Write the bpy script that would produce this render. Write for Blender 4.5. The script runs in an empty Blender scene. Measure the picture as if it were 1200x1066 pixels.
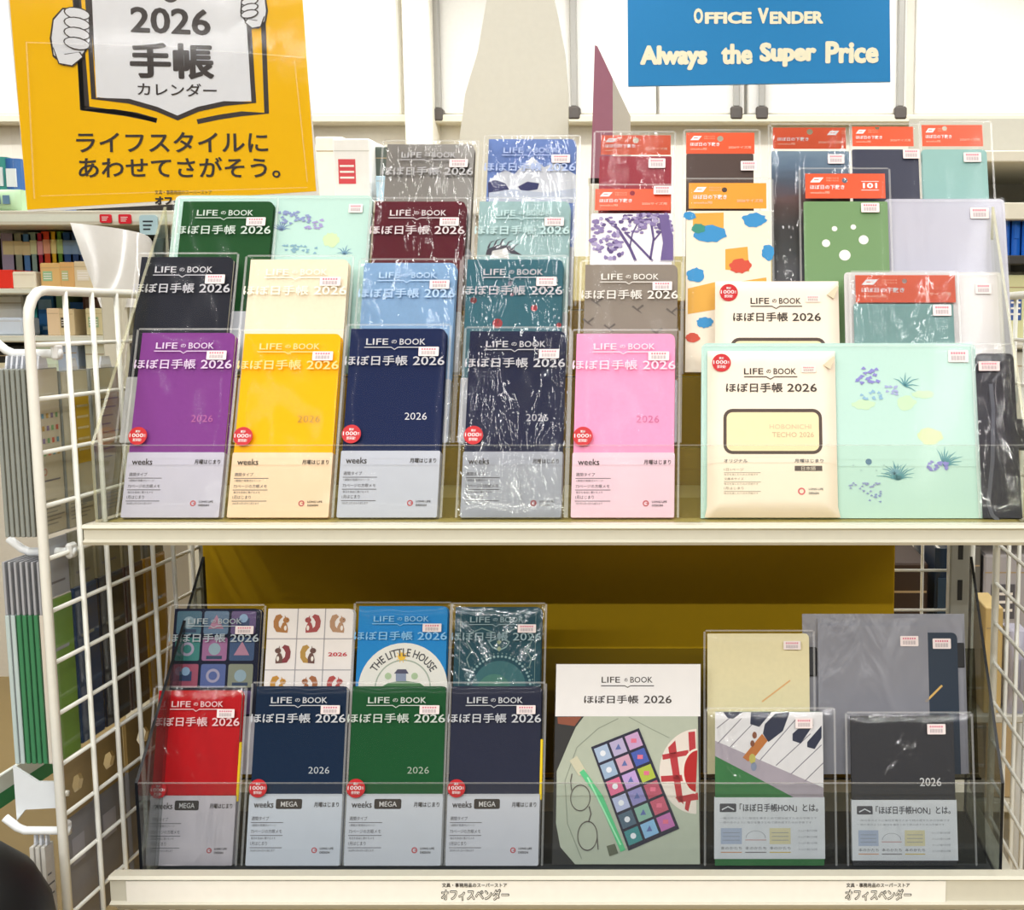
import bpy, math, random
from mathutils import Vector, Matrix, noise

scene = bpy.context.scene
COL = scene.collection
rnd = random.Random(7)

# ------------------------------------------------------------------ camera, world, lights, exposure
F_PX, CX, CY = 1450.0, 850.0, 547.0          # focal length and principal point in photo pixels (1200x1066, off-centre crop)
PITCH = math.radians(6.88)
EYE = 1.35
SP, CP = math.sin(PITCH), math.cos(PITCH)

cd = bpy.data.cameras.new('camera')
cam = bpy.data.objects.new('camera', cd)
COL.objects.link(cam)
cam.location = (0, 0, EYE)
cam.rotation_euler = (math.pi / 2 - PITCH, 0, 0)
cd.sensor_fit = 'HORIZONTAL'
cd.sensor_width = 36.0
cd.lens = 36.0 * F_PX / 1200.0
cd.shift_x = -(CX - 600.0) / 1200.0
cd.shift_y = (CY - 533.0) / 1200.0
cd.clip_start = 0.02
scene.camera = cam

world = bpy.data.worlds.new('world')
scene.world = world
world.use_nodes = True
bg = world.node_tree.nodes['Background']
bg.inputs[0].default_value = (1.0, 0.985, 0.95, 1)
bg.inputs[1].default_value = 0.16

scene.view_settings.view_transform = 'Standard'
scene.view_settings.look = 'None'
scene.view_settings.gamma = 1.0
scene.view_settings.use_curve_mapping = False
scene.view_settings.exposure = -0.10
scene.cycles.transparent_max_bounces = 40
scene.cycles.max_bounces = 8
scene.cycles.caustics_reflective = False
scene.cycles.caustics_refractive = False

CEIL = 2.75
TUBE_ROWS = [(-1.36, 1.55, 5.5, 0, 6.0), (-0.36, 1.55, 5.5, 0, 6.0), (0.64, 1.55, 5.5, 0, 6.0), (1.64, 2.55, 3.5, 0, 6.0), (-2.5, 3.3, 2.0, 0, 9.0),  # last row here is unseen, added to brighten the far left background
             (-0.3, -1.6, 5.6, 1, 24.0), (-0.3, -2.7, 5.6, 1, 24.0), (-0.3, 3.75, 7.0, 1, 7.0)]   # X, Y centre, length, 1 = runs across the aisle, watts per metre of each lamp row; these three unseen rows are added to brighten poster and back wall
TUBE_COL = (1.0, 0.995, 0.985)


# ------------------------------------------------------------------ pixel rays
def ray(px, py):
    a = (px - CX) / F_PX
    b = (py - CY) / F_PX
    # camera axes: right (1,0,0), down (0,-SP,-CP), forward (0,CP,-SP)
    return Vector((a, CP - b * SP, -SP - b * CP))


def at(px, py, Y):
    d = ray(px, py)
    t = Y / d.y
    return Vector((0, 0, EYE)) + d * t


def atX(px, py, X):
    d = ray(px, py)
    t = X / d.x
    return Vector((0, 0, EYE)) + d * t


# ------------------------------------------------------------------ materials
def lin(h):
    h = h.lstrip('#')
    out = []
    for i in (0, 2, 4):
        c = int(h[i:i + 2], 16) / 255.0
        out.append(c / 12.92 if c <= 0.04045 else ((c + 0.055) / 1.055) ** 2.4)
    return (out[0], out[1], out[2], 1.0)


_mats = {}


def mat(h, rough=0.55, spec=0.35, metal=0.0, vary=0.04, scale=90.0, bump=0.0):
    key = (h, rough, spec, metal, vary, scale, bump)
    if key in _mats:
        return _mats[key]
    m = bpy.data.materials.new('paint_' + h.lstrip('#'))
    m.use_nodes = True
    nt = m.node_tree
    p = nt.nodes['Principled BSDF']
    c = lin(h)
    p.inputs['Roughness'].default_value = rough
    p.inputs['Specular IOR Level'].default_value = spec
    p.inputs['Metallic'].default_value = metal
    tc = nt.nodes.new('ShaderNodeTexCoord')
    nz = nt.nodes.new('ShaderNodeTexNoise')
    nz.inputs['Scale'].default_value = scale
    nz.inputs['Detail'].default_value = 3
    nt.links.new(tc.outputs['Object'], nz.inputs['Vector'])
    mx = nt.nodes.new('ShaderNodeMix')
    mx.data_type = 'RGBA'
    mx.inputs['A'].default_value = tuple(max(0, v * (1 - vary)) for v in c[:3]) + (1,)
    mx.inputs['B'].default_value = tuple(min(1, v * (1 + vary)) for v in c[:3]) + (1,)
    nt.links.new(nz.outputs['Fac'], mx.inputs['Factor'])
    nt.links.new(mx.outputs['Result'], p.inputs['Base Color'])
    if bump:
        b = nt.nodes.new('ShaderNodeBump')
        b.inputs['Strength'].default_value = bump
        b.inputs['Distance'].default_value = 0.001
        nt.links.new(nz.outputs['Fac'], b.inputs['Height'])
        nt.links.new(b.outputs['Normal'], p.inputs['Normal'])
    _mats[key] = m
    return m


def film(name, tint='ffffff', haze=0.03, rough=0.06, bump=0.35, scale=14.0, stretch=(1, 1, 0.35), gloss=1.0, hazecol='ffffff'):
    """clear plastic: lets light through, mirrors the lamps a little, with a touch of haze"""
    m = bpy.data.materials.new(name)
    m.use_nodes = True
    nt = m.node_tree
    nt.nodes.clear()
    out = nt.nodes.new('ShaderNodeOutputMaterial')
    tr = nt.nodes.new('ShaderNodeBsdfTransparent')
    tr.inputs[0].default_value = lin(tint)
    df = nt.nodes.new('ShaderNodeBsdfDiffuse')
    df.inputs[0].default_value = lin(hazecol)
    gl = nt.nodes.new('ShaderNodeBsdfGlossy')
    gl.inputs['Roughness'].default_value = rough
    fr = nt.nodes.new('ShaderNodeFresnel')
    fr.inputs['IOR'].default_value = 1.46
    mlt = nt.nodes.new('ShaderNodeMath')
    mlt.operation = 'MULTIPLY'
    mlt.use_clamp = True
    mlt.inputs[1].default_value = gloss
    nt.links.new(fr.outputs[0], mlt.inputs[0])
    m1 = nt.nodes.new('ShaderNodeMixShader')
    m1.inputs[0].default_value = haze
    nt.links.new(tr.outputs[0], m1.inputs[1])
    nt.links.new(df.outputs[0], m1.inputs[2])
    m2 = nt.nodes.new('ShaderNodeMixShader')
    nt.links.new(mlt.outputs[0], m2.inputs[0])
    nt.links.new(m1.outputs[0], m2.inputs[1])
    nt.links.new(gl.outputs[0], m2.inputs[2])
    nt.links.new(m2.outputs[0], out.inputs[0])
    if bump:
        tc = nt.nodes.new('ShaderNodeTexCoord')
        oi = nt.nodes.new('ShaderNodeObjectInfo')
        mp = nt.nodes.new('ShaderNodeMapping')
        mp.inputs['Scale'].default_value = stretch
        ad = nt.nodes.new('ShaderNodeVectorMath')
        ad.operation = 'ADD'
        nt.links.new(tc.outputs['Object'], mp.inputs['Vector'])
        sc = nt.nodes.new('ShaderNodeVectorMath')
        sc.operation = 'SCALE'
        sc.inputs['Scale'].default_value = 40.0
        nt.links.new(oi.outputs['Location'], sc.inputs[0])
        nt.links.new(mp.outputs[0], ad.inputs[0])
        nt.links.new(sc.outputs[0], ad.inputs[1])
        nz = nt.nodes.new('ShaderNodeTexNoise')
        nz.inputs['Scale'].default_value = scale
        nz.inputs['Detail'].default_value = 4
        nz.inputs['Distortion'].default_value = 0.8
        nt.links.new(ad.outputs[0], nz.inputs['Vector'])
        b = nt.nodes.new('ShaderNodeBump')
        b.inputs['Strength'].default_value = bump
        b.inputs['Distance'].default_value = 0.02
        nt.links.new(nz.outputs['Fac'], b.inputs['Height'])
        nt.links.new(b.outputs['Normal'], gl.inputs['Normal'])
        nt.links.new(b.outputs['Normal'], fr.inputs['Normal'])
    return m


M_FILM = film('clear_vinyl', haze=0.004, rough=0.10, bump=0.03, gloss=0.12)
M_CRINKLE = film('crinkled_film', haze=0.006, rough=0.09, bump=0.34, scale=15, stretch=(1.3, 1, 0.5), gloss=1.15)
M_EDGE = film('vinyl_seam', haze=0.13, rough=0.2, bump=0, gloss=0.5)
M_ACRYL = film('clear_acrylic', tint='f6f7f2', haze=0.008, rough=0.05, bump=0, gloss=0.12)
M_ACRYL_EDGE = film('acrylic_cut_edge', tint='eeecd4', haze=0.28, rough=0.2, bump=0, hazecol='e4e2c4')
M_SMOKE = film('smoked_acrylic', tint='c6cac8', haze=0.03, rough=0.06, bump=0, gloss=0.1)
M_LIP = film('smoked_front_lip', tint='f0f3f3', haze=0.02, rough=0.05, bump=0, gloss=0.4, hazecol='c8d0d6')
M_RISER = film('tinted_riser', tint='d8d0a0', haze=0.22, rough=0.1, bump=0, gloss=0.2, hazecol='a89850')
M_RISER_DARK = film('dark_riser', tint='9a9a90', haze=0.05, rough=0.1, bump=0, gloss=0.1, hazecol='505048')
M_SMOKE_EDGE = mat('14171c', 0.3)
M_FROST = film('frosted_vinyl', tint='e6e6f0', haze=0.72, rough=0.25, bump=0.10, scale=30, gloss=0.5, hazecol='dadaea')
M_FROST_WHITE = film('frosted_white_vinyl', tint='f0f0f0', haze=0.8, rough=0.25, bump=0.10, scale=30, gloss=0.5, hazecol='f2eeee')
M_FROST_DARK = film('frosted_grey_vinyl', tint='d2d4dc', haze=0.42, rough=0.25, bump=0.15, scale=30, hazecol='b9bac4')

WHITE = mat('f2f0ea', 0.5)
METAL_W = mat('d2cfbf', 0.38, 0.5)
WIRE_W = mat('eeeee6', 0.3, 0.5)
INK = mat('38302c', 0.6)
INK_GREY = mat('6d6a70', 0.6)
PRINT_W = mat('f4f2f4', 0.5)
PRINT_SILVER = mat('c0c0c8', 0.4)
RED = mat('c40818', 0.4)
PINK_INK = mat('d87a90', 0.6)
ORANGE = mat('e8501e', 0.35, 0.5)
ORANGE_Y = mat('ee9a20', 0.35, 0.5)
PAPER = mat('efe9da', 0.8)
BLACK = mat('111114', 0.5)
DARKHOLE = mat('4a3028', 0.7)

# ------------------------------------------------------------------ text geometry
_txt = {}


def text_geo(s, bold=0.0, res=2):
    key = (s, bold, res)
    if key in _txt:
        return _txt[key]
    c = bpy.data.curves.new('tmp_text', 'FONT')
    c.body = s
    c.resolution_u = res
    c.offset = bold
    c.space_line = 1.0
    o = bpy.data.objects.new('tmp_text', c)
    COL.objects.link(o)
    dg = bpy.context.evaluated_depsgraph_get()
    e = o.evaluated_get(dg)
    m = e.to_mesh()
    vs = [(v.co.x, v.co.y) for v in m.vertices]
    fs = [tuple(p.vertices) for p in m.polygons]
    e.to_mesh_clear()
    bpy.data.objects.remove(o)
    bpy.data.curves.remove(c)
    x0 = min(v[0] for v in vs); x1 = max(v[0] for v in vs)
    y0 = min(v[1] for v in vs); y1 = max(v[1] for v in vs)
    vs = [((v[0] - x0) / (x1 - x0), (v[1] - y0) / (y1 - y0)) for v in vs]
    _txt[key] = (vs, fs, (x1 - x0) / (y1 - y0))
    return _txt[key]


# ------------------------------------------------------------------ mesh builder (local x right, z up, -y towards the viewer)
class MB:
    def __init__(s):
        s.v = []; s.f = []; s.m = []; s.mats = []; s.smooth = []

    def mi(s, m):
        if m not in s.mats:
            s.mats.append(m)
        return s.mats.index(m)

    def add(s, vs, fs, m, smooth=False):
        b = len(s.v); k = s.mi(m)
        s.v += [tuple(v) for v in vs]
        for f in fs:
            s.f.append(tuple(i + b for i in f)); s.m.append(k); s.smooth.append(smooth)

    def box(s, x0, x1, y0, y1, z0, z1, m):
        vs = [(x0, y0, z0), (x1, y0, z0), (x1, y1, z0), (x0, y1, z0), (x0, y0, z1), (x1, y0, z1), (x1, y1, z1), (x0, y1, z1)]
        s.add(vs, [(0, 3, 2, 1), (4, 5, 6, 7), (0, 1, 5, 4), (1, 2, 6, 5), (2, 3, 7, 6), (3, 0, 4, 7)], m)

    def bbox(s, x0, x1, y0, y1, z0, z1, m, b=0.002):
        """box with chamfered edges"""
        b = min(b, abs(x1 - x0) / 3, abs(y1 - y0) / 3, abs(z1 - z0) / 3)
        pts = []
        X = (x0, x1); Y = (y0, y1); Z = (z0, z1)
        idx = {}
        for i in (0, 1):
            for j in (0, 1):
                for k in (0, 1):
                    sx = b if i == 0 else -b; sy = b if j == 0 else -b; sz = b if k == 0 else -b
                    for ax, p in (('x', (X[i], Y[j] + sy, Z[k] + sz)), ('y', (X[i] + sx, Y[j], Z[k] + sz)), ('z', (X[i] + sx, Y[j] + sy, Z[k]))):
                        idx[(i, j, k, ax)] = len(pts); pts.append(p)
        fs = []
        q = lambda *a: fs.append(tuple(idx[t] for t in a))
        for i in (0, 1):
            o = [(i, 0, 0, 'x'), (i, 1, 0, 'x'), (i, 1, 1, 'x'), (i, 0, 1, 'x')]
            q(*(o if i else o[::-1]))
            o = [(0, i, 0, 'y'), (1, i, 0, 'y'), (1, i, 1, 'y'), (0, i, 1, 'y')]
            q(*(o[::-1] if i else o))
            o = [(0, 0, i, 'z'), (1, 0, i, 'z'), (1, 1, i, 'z'), (0, 1, i, 'z')]
            q(*(o if i else o[::-1]))
        for j in (0, 1):
            for k in (0, 1):
                q((0, j, k, 'y'), (1, j, k, 'y'), (1, j, k, 'z'), (0, j, k, 'z'))
                q((j, 0, k, 'x'), (j, 1, k, 'x'), (j, 1, k, 'z'), (j, 0, k, 'z'))
                q((j, k, 0, 'x'), (j, k, 1, 'x'), (j, k, 1, 'y'), (j, k, 0, 'y'))
        for i in (0, 1):
            for j in (0, 1):
                for k in (0, 1):
                    q((i, j, k, 'x'), (i, j, k, 'y'), (i, j, k, 'z'))
        s.add(pts, fs, m)

    def prism(s, outline, y0, y1, m, m_front=None):
        """outline in (x,z), counter-clockwise seen from -y; front face at y0 (nearer the viewer)"""
        n = len(outline)
        vs = [(p[0], y0, p[1]) for p in outline] + [(p[0], y1, p[1]) for p in outline]
        s.add(vs, [tuple(range(n))], m_front or m)
        s.add(vs, [tuple(range(2 * n - 1, n - 1, -1))] + [(i, i + n, (i + 1) % n + n, (i + 1) % n) for i in range(n)], m)

    def flat(s, pts, y, m):
        s.add([(p[0], y, p[1]) for p in pts], [tuple(range(len(pts)))], m)

    def rect(s, x0, x1, z0, z1, y, m):
        s.flat([(x0, z0), (x1, z0), (x1, z1), (x0, z1)], y, m)

    def disc(s, cx, cz, r, y, m, n=24, rz=None, a0=0.0, a1=2 * math.pi):
        full = abs(a1 - a0) > 6.28
        k = n if full else n + 1
        s.flat([(cx + r * math.cos(a0 + (a1 - a0) * i / n), cz + (rz or r) * math.sin(a0 + (a1 - a0) * i / n)) for i in range(k)], y, m)

    def ring(s, cx, cz, r0, r1, y, m, n=28, kz=1.0, a0=0.0, a1=2 * math.pi):
        vs = []
        for i in range(n + 1):
            a = a0 + (a1 - a0) * i / n
            c, d = math.cos(a), math.sin(a)
            vs += [(cx + r0 * c, y, cz + r0 * d * kz), (cx + r1 * c, y, cz + r1 * d * kz)]
        s.add(vs, [(2 * i, 2 * i + 1, 2 * i + 3, 2 * i + 2) for i in range(n)], m)

    def line(s, pts, w, y, m, taper=False):
        """flat polyline of width w"""
        n = len(pts)
        vs = []
        for i, p in enumerate(pts):
            a = pts[max(0, i - 1)]; b = pts[min(n - 1, i + 1)]
            dx, dz = b[0] - a[0], b[1] - a[1]
            L = math.hypot(dx, dz) or 1e-9
            k = w / 2 * ((1 - 0.85 * i / (n - 1)) if taper else 1)
            nx, nz = -dz / L * k, dx / L * k
            vs += [(p[0] - nx, y, p[1] - nz), (p[0] + nx, y, p[1] + nz)]
        s.add(vs, [(2 * i, 2 * i + 2, 2 * i + 3, 2 * i + 1) for i in range(n - 1)], m)

    def text(s, body, x0, x1, z0, z1, y, m, bold=0.02, keep=None, align='l', fn=None, res=2):
        """fit the text in a box; keep='h' keeps the aspect from the height, 'w' from the width"""
        if not body.strip():
            return
        # heavy strokes: a small outline offset plus overlapping shifted copies (keeps dense characters clean)
        off = min(bold, 0.006)
        sh = max(0.0, bold - off) * 0.9
        vs, fs, asp = text_geo(body, off, res)
        if sh > 0.003:
            W0, H0 = sh / asp, sh
            n0 = len(vs); v2 = []; f2 = []
            for k, (dx, dz) in enumerate(((-1, 0), (1, 0), (0, -.8), (0, .8), (-.7, -.6), (.7, .6), (-.7, .6), (.7, -.6))):
                v2 += [(v[0] * (1 - 2 * W0) + W0 + dx * W0, v[1] * (1 - 2 * H0) + H0 + dz * H0) for v in vs]
                f2 += [tuple(i + k * n0 for i in f) for f in fs]
            vs, fs = v2, f2
        w, h = x1 - x0, z1 - z0
        if keep == 'h':
            nw = h * asp
            if align == 'c': x0 = (x0 + x1) / 2 - nw / 2
            elif align == 'r': x0 = x1 - nw
            w = nw
        elif keep == 'w':
            nh = w / asp; z0 = (z0 + z1) / 2 - nh / 2; h = nh
        nn = len(vs) if sh <= 0.003 else len(vs) // 8      # each shifted copy lies a hair in front of the last
        dy = 0.00003
        if fn:
            P = [fn(v[0], v[1]) for v in vs]
            s.add([(p[0], y - dy * (i // nn), p[1]) for i, p in enumerate(P)], fs, m)
        else:
            s.add([(x0 + v[0] * w, y - dy * (i // nn), z0 + v[1] * h) for i, v in enumerate(vs)], fs, m)

    def tube(s, pts, r, m, n=8, closed=False):
        pts = [Vector(p) for p in pts]
        N = len(pts)
        vs = []
        prev = None
        for i, p in enumerate(pts):
            if closed:
                t = pts[(i + 1) % N] - pts[i - 1]
            else:
                t = pts[min(N - 1, i + 1)] - pts[max(0, i - 1)]
            t.normalize()
            if prev is None:
                a = t.orthogonal().normalized()
            else:
                a = (prev - t * prev.dot(t)).normalized()
            prev = a
            b = t.cross(a)
            for k in range(n):
                ang = 2 * math.pi * k / n
                vs.append(p + (a * math.cos(ang) + b * math.sin(ang)) * r)
        fs = []
        for i in range(N if closed else N - 1):
            j = (i + 1) % N
            for k in range(n):
                l = (k + 1) % n
                fs.append((i * n + k, i * n + l, j * n + l, j * n + k))
        if not closed:
            fs += [tuple(range(n - 1, -1, -1)), tuple(range((N - 1) * n, N * n))]
        s.add(vs, fs, m, True)

    def quadsheet(s, P, nu, nv, m, smooth=True):
        vs = [P(i / nu, j / nv) for j in range(nv + 1) for i in range(nu + 1)]
        w = nu + 1
        s.add(vs, [(j * w + i, j * w + i + 1, (j + 1) * w + i + 1, (j + 1) * w + i) for j in range(nv) for i in range(nu)], m, smooth)

    def build(s, name, parent=None, loc=None, rot=None):
        me = bpy.data.meshes.new(name)
        me.from_pydata(s.v, [], s.f)
        for m in s.mats:
            me.materials.append(m)
        me.polygons.foreach_set('material_index', s.m)
        me.polygons.foreach_set('use_smooth', s.smooth)
        me.update()
        o = bpy.data.objects.new(name, me)
        COL.objects.link(o)
        if parent:
            o.parent = parent
        if loc is not None:
            o.location = loc
        if rot is not None:
            o.rotation_euler = rot
        return o


def tag(o, label=None, cat=None, group=None, kind=None):
    if label: o['label'] = label
    if cat: o['category'] = cat
    if group: o['group'] = group
    if kind: o['kind'] = kind
    return o


def empty(name, loc, rot=(0, 0, 0), label=None, cat=None, group=None):
    o = bpy.data.objects.new(name, None)
    o.empty_display_size = 0.03
    COL.objects.link(o)
    o.location = loc
    o.rotation_euler = rot
    return tag(o, label, cat, group)


def rrect(x0, x1, z0, z1, r, n=4, corners=(1, 1, 1, 1)):
    """rounded rectangle outline, counter-clockwise from bottom-left; corners = bl, br, tr, tl"""
    out = []
    for (cx, cz, a, on) in ((x0, z0, 180, corners[0]), (x1, z0, 270, corners[1]), (x1, z1, 0, corners[2]), (x0, z1, 90, corners[3])):
        if not on:
            out.append((cx, cz)); continue
        ox = cx + (r if cx == x0 else -r); oz = cz + (r if cz == z0 else -r)
        for i in range(n + 1):
            t = math.radians(a + 90 * i / n)
            out.append((ox + r * math.cos(t), oz + r * math.sin(t)))
    return out


# ------------------------------------------------------------------ frames: leaning planes of the display tiers
class Spot:
    """one product's place: base on a tier's ledge, leaning back; maps photo pixels to local (x,z) on its front face"""
    def __init__(s, Y, Z, lean, d0, t, x0, x1, ytop, yref=None):
        s.lean = lean; s.t = t
        s.u = Vector((0, math.sin(lean), math.cos(lean)))
        s.n = Vector((0, -math.cos(lean), math.sin(lean)))
        s.base = Vector((0, Y, Z)) + s.n * d0
        s.front = s.base + s.n * t
        a = s.hit(x0, yref or ytop); b = s.hit(x1, yref or ytop)
        c = s.hit((x0 + x1) / 2, ytop)
        s.cx = (a[0] + b[0]) / 2
        s.w = b[0] - a[0]
        s.h = c[1]
        s.loc = s.base + Vector((s.cx, 0, 0))
        s.rot = (-lean, 0, 0)

    def hit(s, px, py):
        d = ray(px, py)
        o = Vector((0, 0, EYE))
        t = (s.front - o).dot(s.n) / d.dot(s.n)
        p = o + d * t
        return (p.x, (p - s.front).dot(s.u))

    def L(s, px, py):
        x, z = s.hit(px, py)
        return (x - s.cx, z)

    def P(s, pts):
        return [s.L(*p) for p in pts]


TOP_LEAN, LOW_LEAN = math.radians(20), math.radians(16)
TOP_T = [(1.19 + 0.046 * k, EYE - 0.195 + 0.068 * k) for k in range(4)]
LOW_T = [(1.207 + 0.048 * k, EYE - 0.5545 + 0.078 * k) for k in range(2)]


def top_spot(k, x0, x1, y, t=0.009, d0=0.0, yref=None):
    return Spot(TOP_T[k][0], TOP_T[k][1], TOP_LEAN, d0, t, x0, x1, y, yref)


def low_spot(k, x0, x1, y, t=0.009, d0=0.0, yref=None):
    return Spot(LOW_T[k][0], LOW_T[k][1], LOW_LEAN, d0, t, x0, x1, y, yref)


def cw(pts):
    a = sum(pts[i][0] * pts[(i + 1) % len(pts)][1] - pts[(i + 1) % len(pts)][0] * pts[i][1] for i in range(len(pts)))
    return pts if a > 0 else pts[::-1]


# ------------------------------------------------------------------ small printed parts
def price_sticker(parent, x0, x1, z0, z1, y, paper='f3e6e6'):
    b = MB()
    b.prism(rrect(x0, x1, z0, z1, (z1 - z0) * 0.08, 2), y - 0.0003, y, mat(paper, 0.6))
    w, h = x1 - x0, z1 - z0
    for i in range(6):                      # a row of tiny red letters
        b.rect(x0 + w * (0.14 + 0.125 * i), x0 + w * (0.22 + 0.125 * i), z0 + h * 0.66, z0 + h * 0.84, y - 0.0005, PINK_INK)
    for i in range(14):                     # a bar code
        b.rect(x0 + w * (0.16 + 0.05 * i), x0 + w * (0.16 + 0.05 * i + 0.018 + 0.012 * (i % 3 == 0)), z0 + h * 0.16, z0 + h * 0.54, y - 0.0005, mat('a59aa0', 0.6))
    return b.build('price_sticker', parent)


def seal(parent, cx, cz, r, y):
    b = MB()
    b.prism([(cx + r * math.cos(2 * math.pi * i / 28), cz + r * math.sin(2 * math.pi * i / 28)) for i in range(28)], y - 0.0004, y, RED)
    yy = y - 0.0007
    b.text('累計', cx - 0.26 * r, cx + 0.26 * r, cz + 0.36 * r, cz + 0.62 * r, yy, PRINT_W, 0.01)
    b.text('1000', cx - 0.86 * r, cx + 0.6 * r, cz - 0.16 * r, cz + 0.26 * r, yy, PRINT_W, 0.005)
    b.text('万', cx + 0.63 * r, cx + 0.86 * r, cz - 0.12 * r, cz + 0.16 * r, yy, PRINT_W, 0.006)
    b.text('部突破!', cx - 0.46 * r, cx + 0.46 * r, cz - 0.62 * r, cz - 0.28 * r, yy, PRINT_W, 0.006)
    return b.build('round_seal', parent)


def brand_print(b, x0, w, ztop, h, y, m, m2=None, wide=True):
    """LIFE no BOOK line with a little book-shaped rule, then the planner's name; x0/w/ztop/h = cover"""
    m2 = m2 or m
    z = ztop - 0.095 * h
    zh = 0.034 * h
    b.text('LIFE', x0 + 0.18 * w, x0 + 0.41 * w, z, z + zh, y, m, 0.012)
    b.text('の', x0 + 0.445 * w, x0 + 0.50 * w, z + 0.2 * zh, z + 0.8 * zh, y, m, 0.012)
    b.text('BOOK', x0 + 0.53 * w, x0 + 0.80 * w, z, z + zh, y, m, 0.012)
    zl = ztop - 0.108 * h
    t = 0.0035 * h
    xm = x0 + 0.48 * w
    b.line([(x0 + 0.165 * w, zl), (xm - 0.035 * w, zl), (xm, zl - 0.012 * h), (xm + 0.035 * w, zl), (x0 + 0.80 * w, zl)], t * 1.3, y, m)
    z = ztop - 0.207 * h
    zh = 0.054 * h
    b.text('ほぼ日手帳', x0 - 0.03 * w, x0 + 0.625 * w, z, z + zh, y, m2, 0.014)
    b.text('2026', x0 + 0.68 * w, x0 + 1.01 * w, z + 0.002 * h, z + 0.050 * h, y, m2, 0.012)


def sleeve_mesh(x0, x1, z0, z1, y, m=None, seed=0, amp=0.0006, print_fn=None, parent=None, t_side=0.009, name='sleeve'):
    b = MB()
    m = m or M_FILM
    off = Vector((seed * 3.17, seed * 1.31, 0))

    def P(u, v):
        x = x0 + (x1 - x0) * u; z = z0 + (z1 - z0) * v
        e = min(u, 1 - u, v * 2, (1 - v) * 2)
        k = noise.noise(Vector((x * 38, z * 22, 0)) + off) * amp
        r = (1 - abs(noise.noise(Vector((x * 24 + z * 14, z * 9, 3.3)) + off))) ** 6 * amp * 1.2
        round_ = 0.0016 * max(0, 1 - e / 0.06) ** 2
        return (x, y - k - r + round_, z)
    b.quadsheet(P, 14, 26, m)
    s = 0.0022
    for (a, c) in ((x0 - s, x0), (x1, x1 + s)):
        b.box(a, c, y + 0.0014, y + 0.0020, z0, z1, M_EDGE)
    b.box(x0, x1, y + 0.0014, y + 0.0020, z1, z1 + s * 0.8, M_EDGE)
    if print_fn:
        print_fn(b)
    return b.build(name, parent)


def notebook_body(root, w, h, t, cover_mat, art=None, corner=0.006, name='cover'):
    """front board, back board and spine in one cover; page block between"""
    b = MB()
    ct = 0.0012
    o = rrect(-w / 2, w / 2, 0, h, corner, 4, (0, 1, 1, 0))
    b.prism(o, -t, -t + ct, cover_mat)
    b.prism(o, -ct, 0, cover_mat)
    b.box(-w / 2, -w / 2 + ct, -t + ct, -ct, 0, h, cover_mat)
    if art:
        art(b, -t)
    c = b.build(name, root)
    p = MB()
    p.box(-w / 2 + ct, w / 2 - 0.002, -t + ct, -ct, 0.002, h - 0.002, PAPER)
    p.build('page_block', root)
    return c


def belly_band(root, w, h, zb, t, col, mega=False, detail=True):
    b = MB()
    g = 0.0008
    m = mat(col, 0.6)
    x0, x1 = -w / 2 - g, w / 2 + g
    y = -t - g
    b.prism(rrect(x0, x1, 0.0, zb, 0.001, 1), y, 0.0, m)
    if detail:
        W = x1 - x0; yy = y - 0.0003
        X = lambda f: x0 + W * f
        Zf = lambda f: zb * (1 - f)
        b.text('weeks', X(.055), X(.265), Zf(.195), Zf(.10), yy, INK, 0.012)
        if mega:
            b.prism(rrect(X(.29), X(.57), Zf(.21), Zf(.07), 0.0015, 2), yy, y, INK)
            b.text('MEGA', X(.345), X(.525), Zf(.178), Zf(.105), yy - 0.0003, mat('d8d4d4'), 0.01)
        b.text('月曜はじまり', X(.70), X(.965), Zf(.185), Zf(.115), yy, INK, 0.012)
        for (f, a, c, e) in ((.37, '週間タイプ', '1週間が見開き2ページ', .31), (.55, '73ページの方眼メモ', '毎日を自由に書けるメモ', .33), (.72, '1月はじまり', '2025年12月1日から使えます', .30)):
            b.text(a, X(.04), X(.04 + e * (0.6 if len(a) < 7 else 1)), Zf(f), Zf(f - .055), yy, INK_GREY, 0.006)
            b.rect(X(.035), X(.38), Zf(f + .035), Zf(f + .025), yy, INK_GREY)
            b.text(c, X(.045), X(.045 + .26), Zf(f + .085), Zf(f + .05), yy, INK_GREY, 0.0)
        r = 0.030 * W
        b.ring(X(.725), Zf(.785), r * 0.62, r, yy, mat('c04a50'), 20)
        b.rect(X(.725), X(.725) + r * 0.6, Zf(.785) - r * 0.15, Zf(.785) + r * 0.15, yy, mat('c04a50'))
        b.text('LONG LIFE', X(.785), X(.93), Zf(.775), Zf(.745), yy, INK, 0.01)
        b.text('DESIGN', X(.785), X(.89), Zf(.83), Zf(.80), yy, INK, 0.01)
    return b.build('belly_band', root)


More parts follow.
